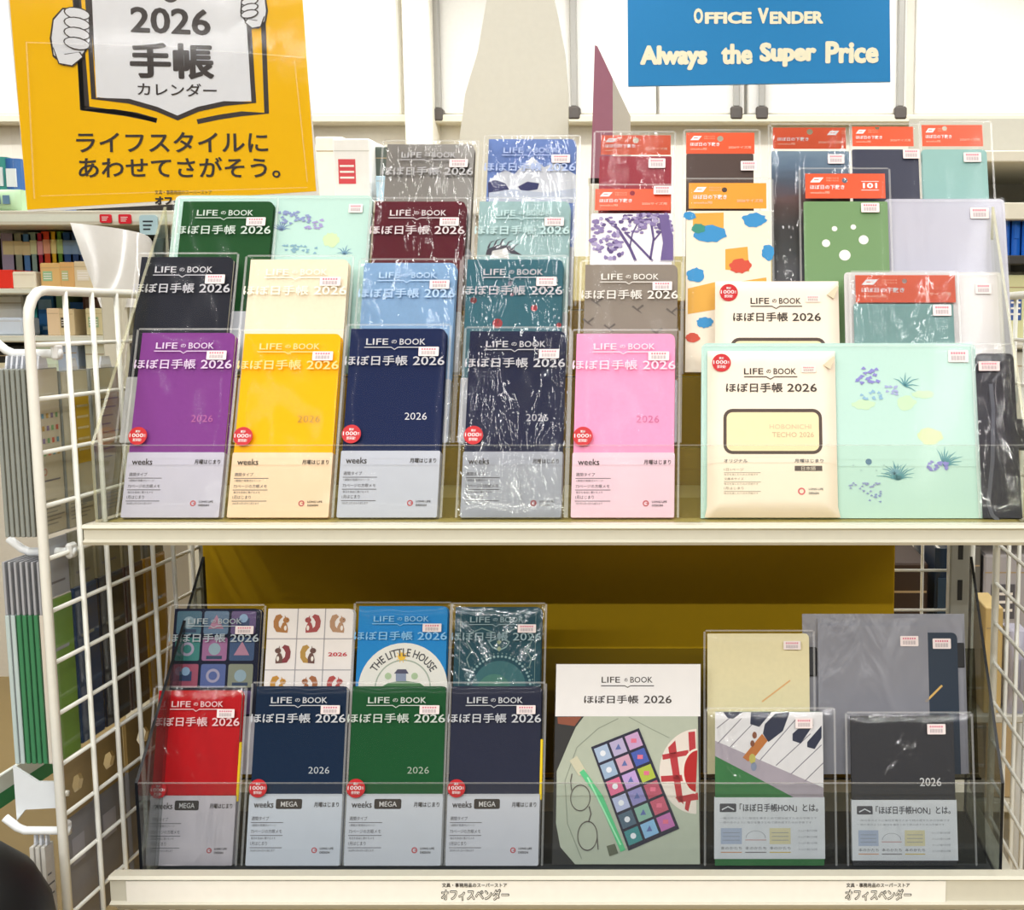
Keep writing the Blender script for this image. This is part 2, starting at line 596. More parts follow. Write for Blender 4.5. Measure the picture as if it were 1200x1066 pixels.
def weeks(label, sp, cover, band='c6c6d2', year=None, year_col='d8d8dc', printc=None, mega=False, art=None, seed=0,
          group=None, badge=True, film_m=None, band_f=0.345, detail=True, sticker=True, wrinkle=1.0, cover_rough=0.5, tab=None):
    root = empty('planner', sp.loc, sp.rot, label, 'planner', group)
    w, h, t = sp.w, sp.h, sp.t
    cm = mat(cover, cover_rough, 0.08, vary=0.06, scale=260, bump=0.15) if isinstance(cover, str) else cover

    def front(b, y):
        if art:
            art(b, y - 0.0003)
        if year:
            b.text(year, -w / 2 + 0.62 * w, -w / 2 + 0.85 * w, h * 0.508, h * 0.546, y - 0.0008, mat(year_col, 0.4), -0.004)
    notebook_body(root, w, h, t, cm, front)
    zb = h * band_f
    if band:
        belly_band(root, w, h, zb, t, band, mega, detail)
    if tab:
        b = MB()
        b.bbox(w / 2 - 0.002, w / 2 + 0.0025, -t + 0.001, -t + 0.0045, h * 0.36, h * 0.70, mat(tab, 0.4), 0.0006)
        b.build('pencil', root)
    ys = -t - 0.0022
    pc = PRINT_SILVER if printc is None else mat(printc, 0.5)
    sleeve_mesh(-w / 2 - 0.0035, w / 2 + 0.0035, -0.0, h + 0.003, ys, film_m, seed, 0.0006 * wrinkle,
                lambda b: brand_print(b, -w / 2, w, h, h, ys - 0.0016, pc), root)
    if sticker:
        price_sticker(root, -w / 2 + 0.735 * w, -w / 2 + 0.945 * w, h * 0.843, h * 0.893, ys - 0.0022)
    if badge:
        seal(root, -w / 2 + 0.095 * w, h * 0.428, 0.098 * w, ys - 0.002)
    return root


# ------------------------------------------------------------------ room
def wall_and_floor():
    f = MB()
    f.box(-5, 5, -3.8, 5.2, -0.05, 0, mat('8f7a4c', 0.4, 0.4, scale=4))
    tag(f.build('floor'), kind='structure')
    c = MB()
    c.box(-5, 5, -3.8, 5.2, CEIL, CEIL + 0.05, mat('f0eee8', 0.9))
    tag(c.build('ceiling'), kind='structure')
    YW = 4.5
    w = MB()
    w.box(-5, 5, YW + 0.06, YW + 0.16, 0, CEIL, mat('f3eee2', 0.7))
    tag(w.build('wall_back'), kind='structure')
    # the white pilaster left of centre and the sill line under the cabinet doors
    t = MB()
    a = at(470, 0, YW - 0.06); b = at(503, 0, YW - 0.06)
    t.bbox(a.x, b.x, YW - 0.06, YW + 0.06, 0, CEIL - 0.0, mat('f6f2e4', 0.6), 0.004)
    tag(t.build('trim_1'), kind='structure')
    t = MB()
    z = at(600, 135, YW).z
    t.bbox(-4.9, 4.9, YW - 0.02, YW + 0.06, z - 0.028, z, mat('e6dfc8', 0.5), 0.004)
    tag(t.build('trim_2'), kind='structure')
    # wall cabinet doors above the sill, each with a slim rod handle ending in a dark latch
    edges = [(-60, 108), (112, 290), (294, 466), (507, 768), (772, 872), (876, 1064), (1074, 1260)]
    rods = {3: [(511, 0, 126), (672, 0, 124)], 4: [(863, 60, 124)], 5: [(893, 60, 124), (1056, 0, 124)]}
    where = ['at the far left edge', 'above the left end of the poster', 'right of the poster, left of the white pilaster',
             'right of the white pilaster, behind the pale leaning panel', 'left half behind the blue sign', 'right half behind the blue sign',
             'at the right edge, beyond the blue sign']
    n = 0
    for i, (x0, x1) in enumerate(edges):
        e = empty('wall_cabinet', (at((x0 + x1) / 2, 130, YW).x, YW + 0.06, z), (0, 0, 0), 'white flush wall cabinet door ' + where[i], 'cabinet', 'white wall cabinets')
        xa = at(x0, 60, YW).x - e.location.x; xb = at(x1, 60, YW).x - e.location.x
        d = MB()
        d.bbox(xa, xb, -0.045, 0.0, 0.004, CEIL - z - 0.02, mat('eceae4' if i in (3, 4, 5) else 'f6f4ee', 0.5), 0.006)
        d.build('door', e)
        for (px, py0, py1) in rods.get(i, []):
            c0 = at(px, max(py0, 2), YW - 0.03) - e.location; c1 = at(px, py1, YW - 0.03) - e.location
            h = MB()
            top = c0.z if py0 > 0 else c0.z + 0.1
            h.bbox(c1.x - 0.012, c1.x + 0.012, -0.075, -0.045, c1.z, top, mat('a8a6a0', 0.3), 0.004)
            ho = h.build('rod_handle', e)
            l = MB()
            l.bbox(c1.x - 0.022, c1.x + 0.022, -0.085, -0.045, c1.z - 0.045, c1.z, mat('5a5450', 0.4), 0.006)
            l.build('latch', e)


wall_and_floor()


def lamps():
    for i, (x, y, TUBE_LEN, turn, wpm) in enumerate(TUBE_ROWS):
        e = empty('ceiling_light', (x, y, CEIL), (0, 0, math.pi / 2 * turn), 'long white fluorescent ceiling lamp over the aisle, unseen; some rows are added as fill light', 'lamp', 'ceiling lamps')
        h = MB()
        h.bbox(-0.09, 0.09, -TUBE_LEN / 2, TUBE_LEN / 2, -0.06, 0, mat('f2f2ee', 0.5), 0.01)
        h.build('housing', e)
        ld = bpy.data.lights.new('tube_light', 'AREA')
        ld.shape = 'RECTANGLE'; ld.size = 0.06; ld.size_y = TUBE_LEN
        ld.energy = wpm * TUBE_LEN; ld.color = TUBE_COL
        lo = bpy.data.objects.new('tube_light', ld)
        COL.objects.link(lo)
        lo.parent = e
        lo.location = (0, 0, -0.075)


lamps()

# ------------------------------------------------------------------ display rack
X0, X1 = -0.594, 0.285          # shelf ends
GXL, GXR = -0.636, 0.334        # side grids
YF = 1.13                       # shelf front
Z_TOP_RAIL = EYE - 0.190
Z_LOW_RAIL = EYE - 0.530


def grid_side(X, label):
    e = empty('wire_grid_panel', (X, 1.3, 0), (0, 0, 0), label, 'grid panel', 'white wire grids of the rack')
    top = EYE + 0.025
    y0, y1 = 1.137 - 1.3, 1.5 - 1.3
    f = MB()
    r = 0.028
    pts = [(0, y0, 0.02)]
    pts += [(0, y0, top - r)] + [(0, y0 + r - r * math.cos(math.radians(a)), top - r + r * math.sin(math.radians(a))) for a in (22, 45, 68)] + [(0, y0 + r, top), (0, y1 - r, top)]
    pts += [(0, y1 - r + r * math.sin(math.radians(a)), top - r + r * math.cos(math.radians(a))) for a in (22, 45, 68)] + [(0, y1, top - r), (0, y1, 0.02)]
    f.tube(pts, 0.0047, WIRE_W, 10)
    for yy in (y0, y1):
        f.tube([(0, yy, 0.0), (0, yy, 0.022)], 0.013, mat('8c8c88'), 10)
    f.build('frame', e)
    w = MB()
    for k in range(1, 27):
        z = top - 0.05 * k
        w.tube([(0.0, y0, z), (0.0, y1, z)], 0.0022, WIRE_W, 6)
    for k in range(6):
        yy = 1.197 + 0.05 * k - 1.3
        w.tube([(0.003, yy, 0.05), (0.003, yy, top)], 0.0026, WIRE_W, 6)
    w.build('wire_mesh', e)


grid_side(GXL, 'tall white wire grid side panel left of the planner shelves, packs hung outside it')
grid_side(GXR, 'white wire grid side panel at the right edge of the rack')


def grid_rear():
    e = empty('wire_grid_panel', ((GXL + GXR) / 2, 1.503, 0), (0, 0, 0), 'white wire grid back panel behind the yellow board, seen at its right end', 'grid panel', 'white wire grids of the rack')
    hw = (GXR - GXL) / 2 - 0.03
    f = MB()
    top = EYE + 0.0
    f.tube([(-hw, 0, 0), (-hw, 0, top), (hw, 0, top), (hw, 0, 0)], 0.005, WIRE_W, 8)
    f.build('frame', e)
    w = MB()
    for k in range(1, 26):
        z = top - 0.05 * k - 0.01
        w.tube([(-hw, 0, z), (hw, 0, z)], 0.002, WIRE_W, 6)
    k = -hw + 0.05
    while k < hw:
        w.tube([(k, 0.004, 0.03), (k, 0.004, top)], 0.002, WIRE_W, 6)
        k += 0.05
    w.build('wire_mesh', e)
    for x, l in ((GXL + 0.012, 'grey metal rack upright at the rear left corner'), (GXR - 0.05, 'grey metal rack upright at the rear right corner')):
        p = MB()
        p.bbox(x - 0.0125, x + 0.0125, 1.470, 1.494, 0, EYE + 0.02, mat('9a9a92', 0.4, 0.5), 0.002)
        for j in range(26):
            p.rect(x - 0.003, x + 0.003, 0.06 + 0.05 * j, 0.085 + 0.05 * j, 1.4695, mat('2a2a2a'))
        tag(p.build('rack_upright'), l, 'upright', 'rack uprights')


grid_rear()


def shelf(zr, rail_h, label, x0, x1, base_z, text_at, small=False):
    e = empty('shelf', ((x0 + x1) / 2, YF, zr), (0, 0, 0), label, 'shelf', 'white metal shelves of the rack')
    hw = (x1 - x0) / 2
    b = MB()
    b.bbox(-hw, hw, 0.008, 0.325, base_z - zr - min(0.012, rail_h * 0.55), base_z - zr, METAL_W, 0.002)
    b.build('board', e)
    # price rail: C-shaped profile along the front
    r = MB()
    prof = [(0.012, 0.0), (-0.002, 0.0), (-0.004, -0.003), (0.0, -0.005), (0.0, -rail_h + 0.005), (-0.004, -rail_h + 0.003), (-0.002, -rail_h), (0.012, -rail_h)]
    vs = [(-hw, p[0], p[1]) for p in prof] + [(hw, p[0], p[1]) for p in prof]
    n = len(prof)
    r.add(vs, [(i, i + 1, i + 1 + n, i + n) for i in range(n - 1)] + [tuple(range(n)), tuple(range(2 * n - 1, n - 1, -1))], METAL_W)
    r.build('price_rail', e)
    return e


sh1 = shelf(Z_TOP_RAIL, 0.019, 'upper white metal shelf carrying the tall tray of planners', X0, X1 + 0.005, Z_TOP_RAIL - 0.007, None)
# brackets at the ends of the upper shelf
sh2 = shelf(Z_LOW_RAIL, 0.031, 'lower white metal shelf with shop name strip along its front edge', X0 + 0.004, X1 + 0.008, Z_LOW_RAIL - 0.028, None)


def rail_strips():
    """printed paper strip in the lower rail, with the shop's name twice"""
    b = MB()
    o = sh2.location
    Yp = YF - 0.001
    z1, z0 = -0.0055, -0.0265
    b.box(X0 + 0.02 - o.x, at(1108, 1040, YF).x - o.x, -0.0016, -0.0006, z0, z1, mat('f6f3ea', 0.6))
    for (xa, xb, m) in ((517, 597, INK), (990, 1068, INK)):
        pa = at(xa, 1040, YF).x - o.x; pb = at(xb, 1040, YF).x - o.x
        w = pb - pa
        b.text('文具・事務用品のスーパーストア', pa + w * 0.02, pa + w * 0.97, -0.0113, -0.0070, -0.0021, INK, 0.012)
        b.text('オフィスベンダー', pa, pb, -0.0250, -0.0128, -0.0019, BLACK, 0.075)
        b.text('オフィスベンダー', pa + 0.0008, pb - 0.0008, -0.0240, -0.0138, -0.0022, mat('f4f0e4'), 0.0)
    b.build('name_strip', sh2)


rail_strips()


def tray(label, z, x0, x1, y_lip, lip_h, y_back, z_back, m_side, m_lip, m_edge, tiers, lean, t_led, base_m, m_riser=None):
    m_riser = m_riser or m_side
    e = empty('display_tray', ((x0 + x1) / 2, y_lip, z), (0, 0, 0), label, 'display tray', 'clear plastic display trays')
    hw = (x1 - x0) / 2
    th = 0.003
    b = MB()
    b.box(-hw, hw, 0, y_back - y_lip, 0, th, base_m)
    b.build('base', e)
    for s in (-1, 1):
        p = MB()
        xa = s * hw - (th if s > 0 else 0); xb = xa + th
        yb, zb = y_back - y_lip, z_back - z
        prof = [(0, th), (yb, th), (yb, zb), (0, lip_h)]
        va = [(xa, q[0], q[1]) for q in prof]; vb = [(xb, q[0], q[1]) for q in prof]
        p.add(va, [(0, 1, 2, 3)], m_side)
        p.add(vb, [(3, 2, 1, 0)], m_side)
        p.add(va + vb, [(2, 3, 7, 6), (0, 3, 7, 4), (0, 1, 5, 4), (1, 2, 6, 5)], m_edge)
        p.build('side_panel', e)
    l = MB()
    l.add([(-hw + th, 0, th), (hw - th, 0, th), (hw - th, 0, lip_h), (-hw + th, 0, lip_h)], [(0, 1, 2, 3)], m_lip)
    l.box(-hw + th, hw - th, 0.0, 0.0022, lip_h - 0.0008, lip_h, M_EDGE)
    l.box(-hw + th, hw - th, -0.0006, 0.0022, th, th + (0.013 if m_edge is M_SMOKE_EDGE else 0.003), m_edge)
    l.build('front_lip', e)
    r = MB()
    for k, (Y, Z) in enumerate(tiers):
        yy, zz = Y - y_lip, Z - z
        if k > 0:
            r.add([(-hw + 0.006, yy - t_led, zz - 0.001), (hw - 0.006, yy - t_led, zz - 0.001), (hw - 0.006, yy + 0.002, zz - 0.001), (-hw + 0.006, yy + 0.002, zz - 0.001)], [(0, 1, 2, 3)], m_riser)
            r.box(-hw + 0.006, hw - 0.006, yy - t_led - 0.001, yy - t_led, zz - 0.002, zz, m_riser)
        L = 0.068 / math.cos(lean) if k < len(tiers) - 1 else (0.06 if len(tiers) > 2 else 0.13)
        q = 0.0015
        r.add([(-hw + 0.006, yy + q, zz), (hw - 0.006, yy + q, zz), (hw - 0.006, yy + q + L * math.sin(lean), zz + L * math.cos(lean)), (-hw + 0.006, yy + q + L * math.sin(lean), zz + L * math.cos(lean))], [(0, 1, 2, 3)], m_riser)
    r.build('stepped_riser', e)
    return e


tray('clear acrylic stepped tray on the upper shelf with yellowish cut edges', Z_TOP_RAIL - 0.007, X0 + 0.001, X1 - 0.001, 1.150, 0.079,
     1.33, EYE + 0.116, M_ACRYL, M_ACRYL, M_ACRYL_EDGE, TOP_T, TOP_LEAN, 0.012, mat('a89a5c', 0.4), M_RISER)
tray('smoky grey acrylic stepped tray with dark edges on the lower shelf', Z_LOW_RAIL - 0.028, X0 + 0.016, X1 - 0.012, 1.165, 0.106,
     1.345, EYE - 0.262, M_SMOKE, M_LIP, M_SMOKE_EDGE, LOW_T, LOW_LEAN, 0.012, mat('3a3d40', 0.3), M_RISER_DARK)


def backing_board():
    b = MB()
    Y = 1.462
    xa = at(240, 700, Y).x; xb = at(1048, 700, Y).x
    b.bbox(xa, xb, Y, Y + 0.005, 0.0, EYE + 0.02, mat('d2aa00', 0.55), 0.001)
    tag(b.build('backing_board'), 'large plain yellow cardboard sheet standing behind both shelves', 'board')


backing_board()


# ------------------------------------------------------------------ planners on the upper tray
G_WEEK = 'slim planners in printed sleeves on the upper tray'
weeks('purple slim planner with lavender band, leftmost of the front row on the upper tray', top_spot(0, 167, 276, 390), '7e3c8a', 'c6c3d8', '2026', 'b4589c', printc='d8c4e0', seed=1, group=G_WEEK)
weeks('yellow slim planner with peach band in the front row of the upper tray', top_spot(0, 287, 400, 391), 'fdb600', 'f8d8b8', '2026', '9c7420', printc='f6d68a', seed=2, group=G_WEEK)
weeks('dark navy slim planner right beside the yellow one on the upper tray', top_spot(0, 411.5, 523, 385), '13214a', 'c2c6d8', '2026', 'd8d8e0', seed=3, group=G_WEEK)
weeks('navy slim planner with wrinkled sleeve between the other navy one and the pink one', top_spot(0, 551, 663, 388), '1a2448', 'c4c8d8', '2026', 'd8d8e0', seed=4, group=G_WEEK, film_m=M_CRINKLE, wrinkle=1.8)
weeks('pink slim planner with pale pink band in the front row of the upper tray', top_spot(0, 676, 791, 391), 'f89cc6', 'f0cce0', '2026', 'c46a98', printc='fcd6e6', seed=5, group=G_WEEK)


def ribbon_strip(b, y):
    pass


def art_red_dots(sp):
    def art(b, y):
        for (px, py, r, m) in ((555, 352, 4, '7c2c34'), (626, 361, 4, 'c02838'), (583, 379, 6, 'b02834'), (655, 381, 3, 'c02838'), (598, 332, 3, '8c8ca0'), (600, 345, 2.4, 'a07888'), (640, 340, 2, '60505c'), (570, 396, 5, 'a82c38')):
            x, z = sp.L(px, py)
            b.disc(x, z, r / 1150, y, mat(m, 0.5), 12)
            b.line([(x, z), (x + 0.002, z + 0.008)], 0.0009, y - 0.0001, mat('2c3a30'), True)
    return art


s_ = top_spot(1, 166, 274, 301)
o = weeks('charcoal slim planner in the second row, behind the purple one', s_, '23252f', 'c8c8d0', None, seed=6, group=G_WEEK, badge=False, detail=False)
weeks('cream slim planner with faint lettering behind the yellow one', top_spot(1, 294, 409, 304), 'eee2c8', 'eee6d8', None, printc='fbf4e4', seed=7, group=G_WEEK, badge=False, detail=False)
weeks('light sky blue slim planner with shiny sleeve behind the left navy one', top_spot(1, 427, 535, 308), '98c2ee', 'd0d8e4', None, printc='b4d2f4', seed=8, group=G_WEEK, badge=False, detail=False, film_m=M_CRINKLE, wrinkle=1.6)
s_ = top_spot(1, 548, 660, 304)
weeks('teal slim planner with small red flowers behind the right navy one', s_, '3c7686', 'c8ccd4', None, seed=9, group=G_WEEK, badge=False, detail=False, art=art_red_dots(s_), film_m=M_CRINKLE)


def art_birds(sp):
    def art(b, y):
        for (px, py) in ((700, 355), (748, 363), (788, 366), (715, 385), (770, 390), (690, 378)):
            x, z = sp.L(px, py)
            b.line([(x - 0.006, z + 0.004), (x - 0.001, z), (x + 0.005, z + 0.005)], 0.0022, y, mat('5f5650'))
            b.line([(x - 0.001, z), (x + 0.004, z - 0.004)], 0.0018, y, mat('5f5650'), True)
    return art


s_ = top_spot(1, 686, 794, 310)
weeks('taupe slim planner with dark bird marks behind the pink one', s_, '8c8278', 'c8ccd4', None, printc='e4e0da', seed=10, group=G_WEEK, badge=False, detail=False, art=art_birds(s_))
weeks('maroon slim planner with shiny creased sleeve in the third row', top_spot(2, 440, 546, 236), '681c30', 'c8ccd4', None, printc='dccfd4', seed=11, group=G_WEEK, badge=False, detail=False, film_m=M_CRINKLE, wrinkle=2)


def art_horse(sp):
    def art(b, y):
        m = mat('4a4858', 0.6)
        b.flat(cw(sp.P([(569, 299), (571, 292), (583, 287), (598, 288), (604, 294), (612, 299), (596, 297), (580, 299)])), y, m)
        for (x, yy) in ((572, 283), (579, 281), (586, 280), (593, 283), (600, 287)):
            b.line(sp.P([(x, yy + 8), (x + 3, yy + 1), (x + 8, yy - 1)]), 0.0022, y - 0.0001, m, True)
        b.flat(cw(sp.P([(575, 302), (577, 294), (594, 291), (597, 303)])), y - 0.0002, mat('f2f0ec'))
    return art


s_ = top_spot(2, 562, 668, 236)
weeks('pale aqua slim planner with a dark rearing animal print, third row', s_, 'b4d8d8', 'd0d8dc', None, printc='c4e0e2', seed=12, group=G_WEEK, badge=False, detail=False, art=art_horse(s_), film_m=M_CRINKLE, wrinkle=1.8)


def metallic():
    m = bpy.data.materials.new('brushed_grey_metal')
    m.use_nodes = True
    p = m.node_tree.nodes['Principled BSDF']
    p.inputs['Base Color'].default_value = lin('8a8886')
    p.inputs['Metallic'].default_value = 0.85
    p.inputs['Roughness'].default_value = 0.32
    return m


weeks('metallic grey slim planner, tallest at the rear left beside the poster', top_spot(3, 454, 556, 169), metallic(), 'c8ccd4', None, printc='b8b8bc', seed=13, group=G_WEEK, badge=False, detail=False, film_m=M_CRINKLE, wrinkle=2)


def art_hills(sp):
    def art(b, y):
        wht = mat('eef2fa', 0.5)
        b.flat(cw(sp.P([(573, 212), (581, 205), (592, 199), (603, 204), (612, 194), (624, 184), (638, 196), (650, 190), (675, 205), (675, 236), (573, 236)])), y, wht)
        dk = mat('2c3470', 0.5)
        for pts in ([(572, 214), (580, 211), (592, 215), (598, 224), (590, 229), (572, 231)], [(607, 219), (618, 213), (632, 215), (630, 222), (612, 225)]):
            b.flat(cw(sp.P(pts)), y - 0.0002, dk)
        b.flat(cw(sp.P([(573, 226), (600, 222), (640, 226), (675, 221), (675, 238), (573, 238)])), y - 0.0004, mat('d8e2f4', 0.5))
    return art


s_ = top_spot(3, 573, 675, 163)
weeks('blue slim planner with snowy hills print at the back of the upper tray', s_, '7c9ade', 'd0d4e0', None, printc='b0c2ec', seed=14, group=G_WEEK, badge=False, detail=False, art=art_hills(s_), film_m=M_CRINKLE, wrinkle=2)


# ------------------------------------------------------------------ mint covers with flower print
MINT = mat('bce0d6', 0.5, vary=0.03, scale=300, bump=0.1)


def leafburst(b, L, cx, cy, n, r, y, m, a0=20, a1=160, w=0.0016):
    for i in range(n):
        a = math.radians(a0 + (a1 - a0) * i / max(1, n - 1))
        rr = r * (0.7 + 0.3 * ((i * 7) % 5) / 4)
        pts = [L(cx, cy), L(cx + rr * 0.55 * math.cos(a), cy - rr * 0.6 * math.sin(a)), L(cx + rr * math.cos(a), cy - rr * 0.95 * math.sin(a) + 2)]
        b.line(pts, w, y, m, True)


def petals(b, L, cx, cy, n, sx, sy, y, m, size=2.4, seed=1):
    r = random.Random(seed)
    for i in range(n):
        px = cx + (r.random() - 0.5) * sx; py = cy + (r.random() - 0.5) * sy
        x, z = L(px, py)
        a = r.random() * 3
        k = size / 1150
        pts = [(x + k * (1.6 if j % 2 else 0.8) * math.cos(a + j * 1.05), z + k * (1.0 if j % 2 else 0.7) * math.sin(a + j * 1.05)) for j in range(6)]
        b.flat(pts, y - 0.00003 * i, m)


def blob(b, L, cx, cy, rx, ry, y, m, seed=0):
    r = random.Random(seed)
    n = 22
    pts = []
    for i in range(n):
        a = 2 * math.pi * i / n
        k = 0.8 + 0.25 * r.random()
        pts.append(L(cx + rx * k * math.cos(a), cy - ry * k * math.sin(a)))
    b.flat(pts, y, m)


def flowers(b, L, y, dx=0, dy=0):
    VI = mat('8c8ad0', 0.6); GR = mat('5c9aa4', 0.6); YG = mat('d0e8b0', 0.6); BL = mat('92bcd8', 0.6)
    YG2 = mat('c6e4c0', 0.6)
    T = lambda px, py: L(px + dx, py + dy)
    blob(b, T, 1012, 474, 15, 6, y, YG2, 1)
    blob(b, T, 1062, 472, 12, 9, y, YG2, 2)
    blob(b, T, 1082, 462, 14, 5, y - 0.00004, YG2, 3)
    blob(b, T, 1090, 511, 17, 10, y, YG, 4)
    petals(b, T, 1017, 440, 22, 26, 18, y - 0.0002, VI, 2.2, 3)
    petals(b, T, 1044, 458, 14, 16, 12, y - 0.0002, mat('a8b0dc', 0.6), 1.8, 4)
    petals(b, T, 1021, 463, 14, 24, 10, y - 0.0002, BL, 1.8, 5)
    leafburst(b, T, 1060, 452, 7, 20, y - 0.0003, GR, -20, 140)
    leafburst(b, T, 1052, 562, 13, 26, y - 0.0003, GR, 15, 165, 0.0018)
    leafburst(b, T, 1048, 556, 9, 17, y - 0.0004, mat('78a8b8', 0.6), 20, 165)
    leafburst(b, T, 1106, 546, 10, 26, y - 0.0003, GR, 10, 110, 0.002)
    petals(b, T, 1098, 546, 18, 24, 10, y - 0.0004, VI, 2.0, 8)
    petals(b, T, 1012, 571, 26, 40, 10, y - 0.0002, mat('96a0cc', 0.6), 1.3, 9)
    petals(b, T, 1024, 583, 12, 16, 10, y - 0.0002, mat('8c9ccc', 0.6), 1.3, 10)
    x, z = T(1018, 541)
    b.disc(x, z, 0.0032, y, mat('60829c', 0.6), 10)
    for i in range(5):
        x, z = T(1000 + i * 9, 545 + (i % 2) * 6)
        b.disc(x, z, 0.0009, y, mat('a6c8c4', 0.6), 6)


def cover_thing(label, sp, m, art=None, group=None, name='planner_cover', cat='planner cover', r=0.006, film_edge=True, sticker=None, extra=None):
    """an open cover: two boards, a fold line in the middle, clear overlay with a seam"""
    e = empty(name, sp.loc, sp.rot, label, cat, group)
    w, h, t = sp.w, sp.h, sp.t
    b = MB()
    b.prism(rrect(-w / 2, w / 2, 0, h, r, 4, (0, 0, 1, 1)), -t, 0, m)
    if art:
        art(b, -t - 0.0002)
    b.build('cover', e)
    if film_edge:
        f = MB()
        f.prism(rrect(-w / 2 - 0.0015, w / 2 + 0.0015, -0.0, h + 0.0015, r, 4, (0, 0, 1, 1)), -t - 0.0012, -t - 0.0009, M_FILM)
        f.line([(-w / 2 + 0.002, 0.004), (-w / 2 + 0.002, h - 0.003), (w / 2 - 0.002, h - 0.003), (w / 2 - 0.002, 0.004)], 0.0022, -t - 0.0014, M_EDGE)
        f.build('clear_overlay', e)
    if sticker:
        a = sp.L(sticker[0], sticker[3]); c = sp.L(sticker[1], sticker[2])
        price_sticker(e, a[0], c[0], a[1], c[1], -t - 0.0018)
    if extra:
        extra(e)
    return e


s_ = top_spot(0, 822, 1143, 402, t=0.006)
cover_thing('large mint green planner cover with violet flowers, right front of the upper tray', s_, MINT, lambda b, y: flowers(b, s_.L, y), sticker=(1111, 1134, 411, 425))
s3_ = top_spot(2, 206, 437, 229, t=0.005)


def art_back_mint(b, y):
    L = s3_.L
    petals(b, L, 345, 255, 30, 36, 14, y - 0.0001, mat('8c9ac8', 0.6), 2.0, 21)
    petals(b, L, 368, 262, 16, 20, 12, y - 0.0001, mat('a49cd0', 0.6), 2.0, 22)
    blob(b, L, 388, 281, 10, 9, y, mat('cee6b4', 0.6), 24)
    petals(b, L, 352, 292, 20, 40, 10, y - 0.0001, mat('86b0c4', 0.6), 1.8, 23)
    leafburst(b, L, 404, 298, 6, 14, y - 0.0001, mat('6c98b4', 0.6))
    leafburst(b, L, 330, 270, 8, 16, y - 0.0002, mat('7490b8', 0.6))


cover_thing('mint green planner cover with faint flowers, below the yellow poster', s3_, MINT, art_back_mint, sticker=(409, 426, 240, 250))
weeks('dark green slim planner tucked in front of the mint cover, top left', top_spot(2, 215, 321, 236, t=0.006, d0=0.0065), '1c4c26', 'c8ccd4', None, printc='c6d4cc', seed=15, group=G_WEEK, badge=False, detail=False)


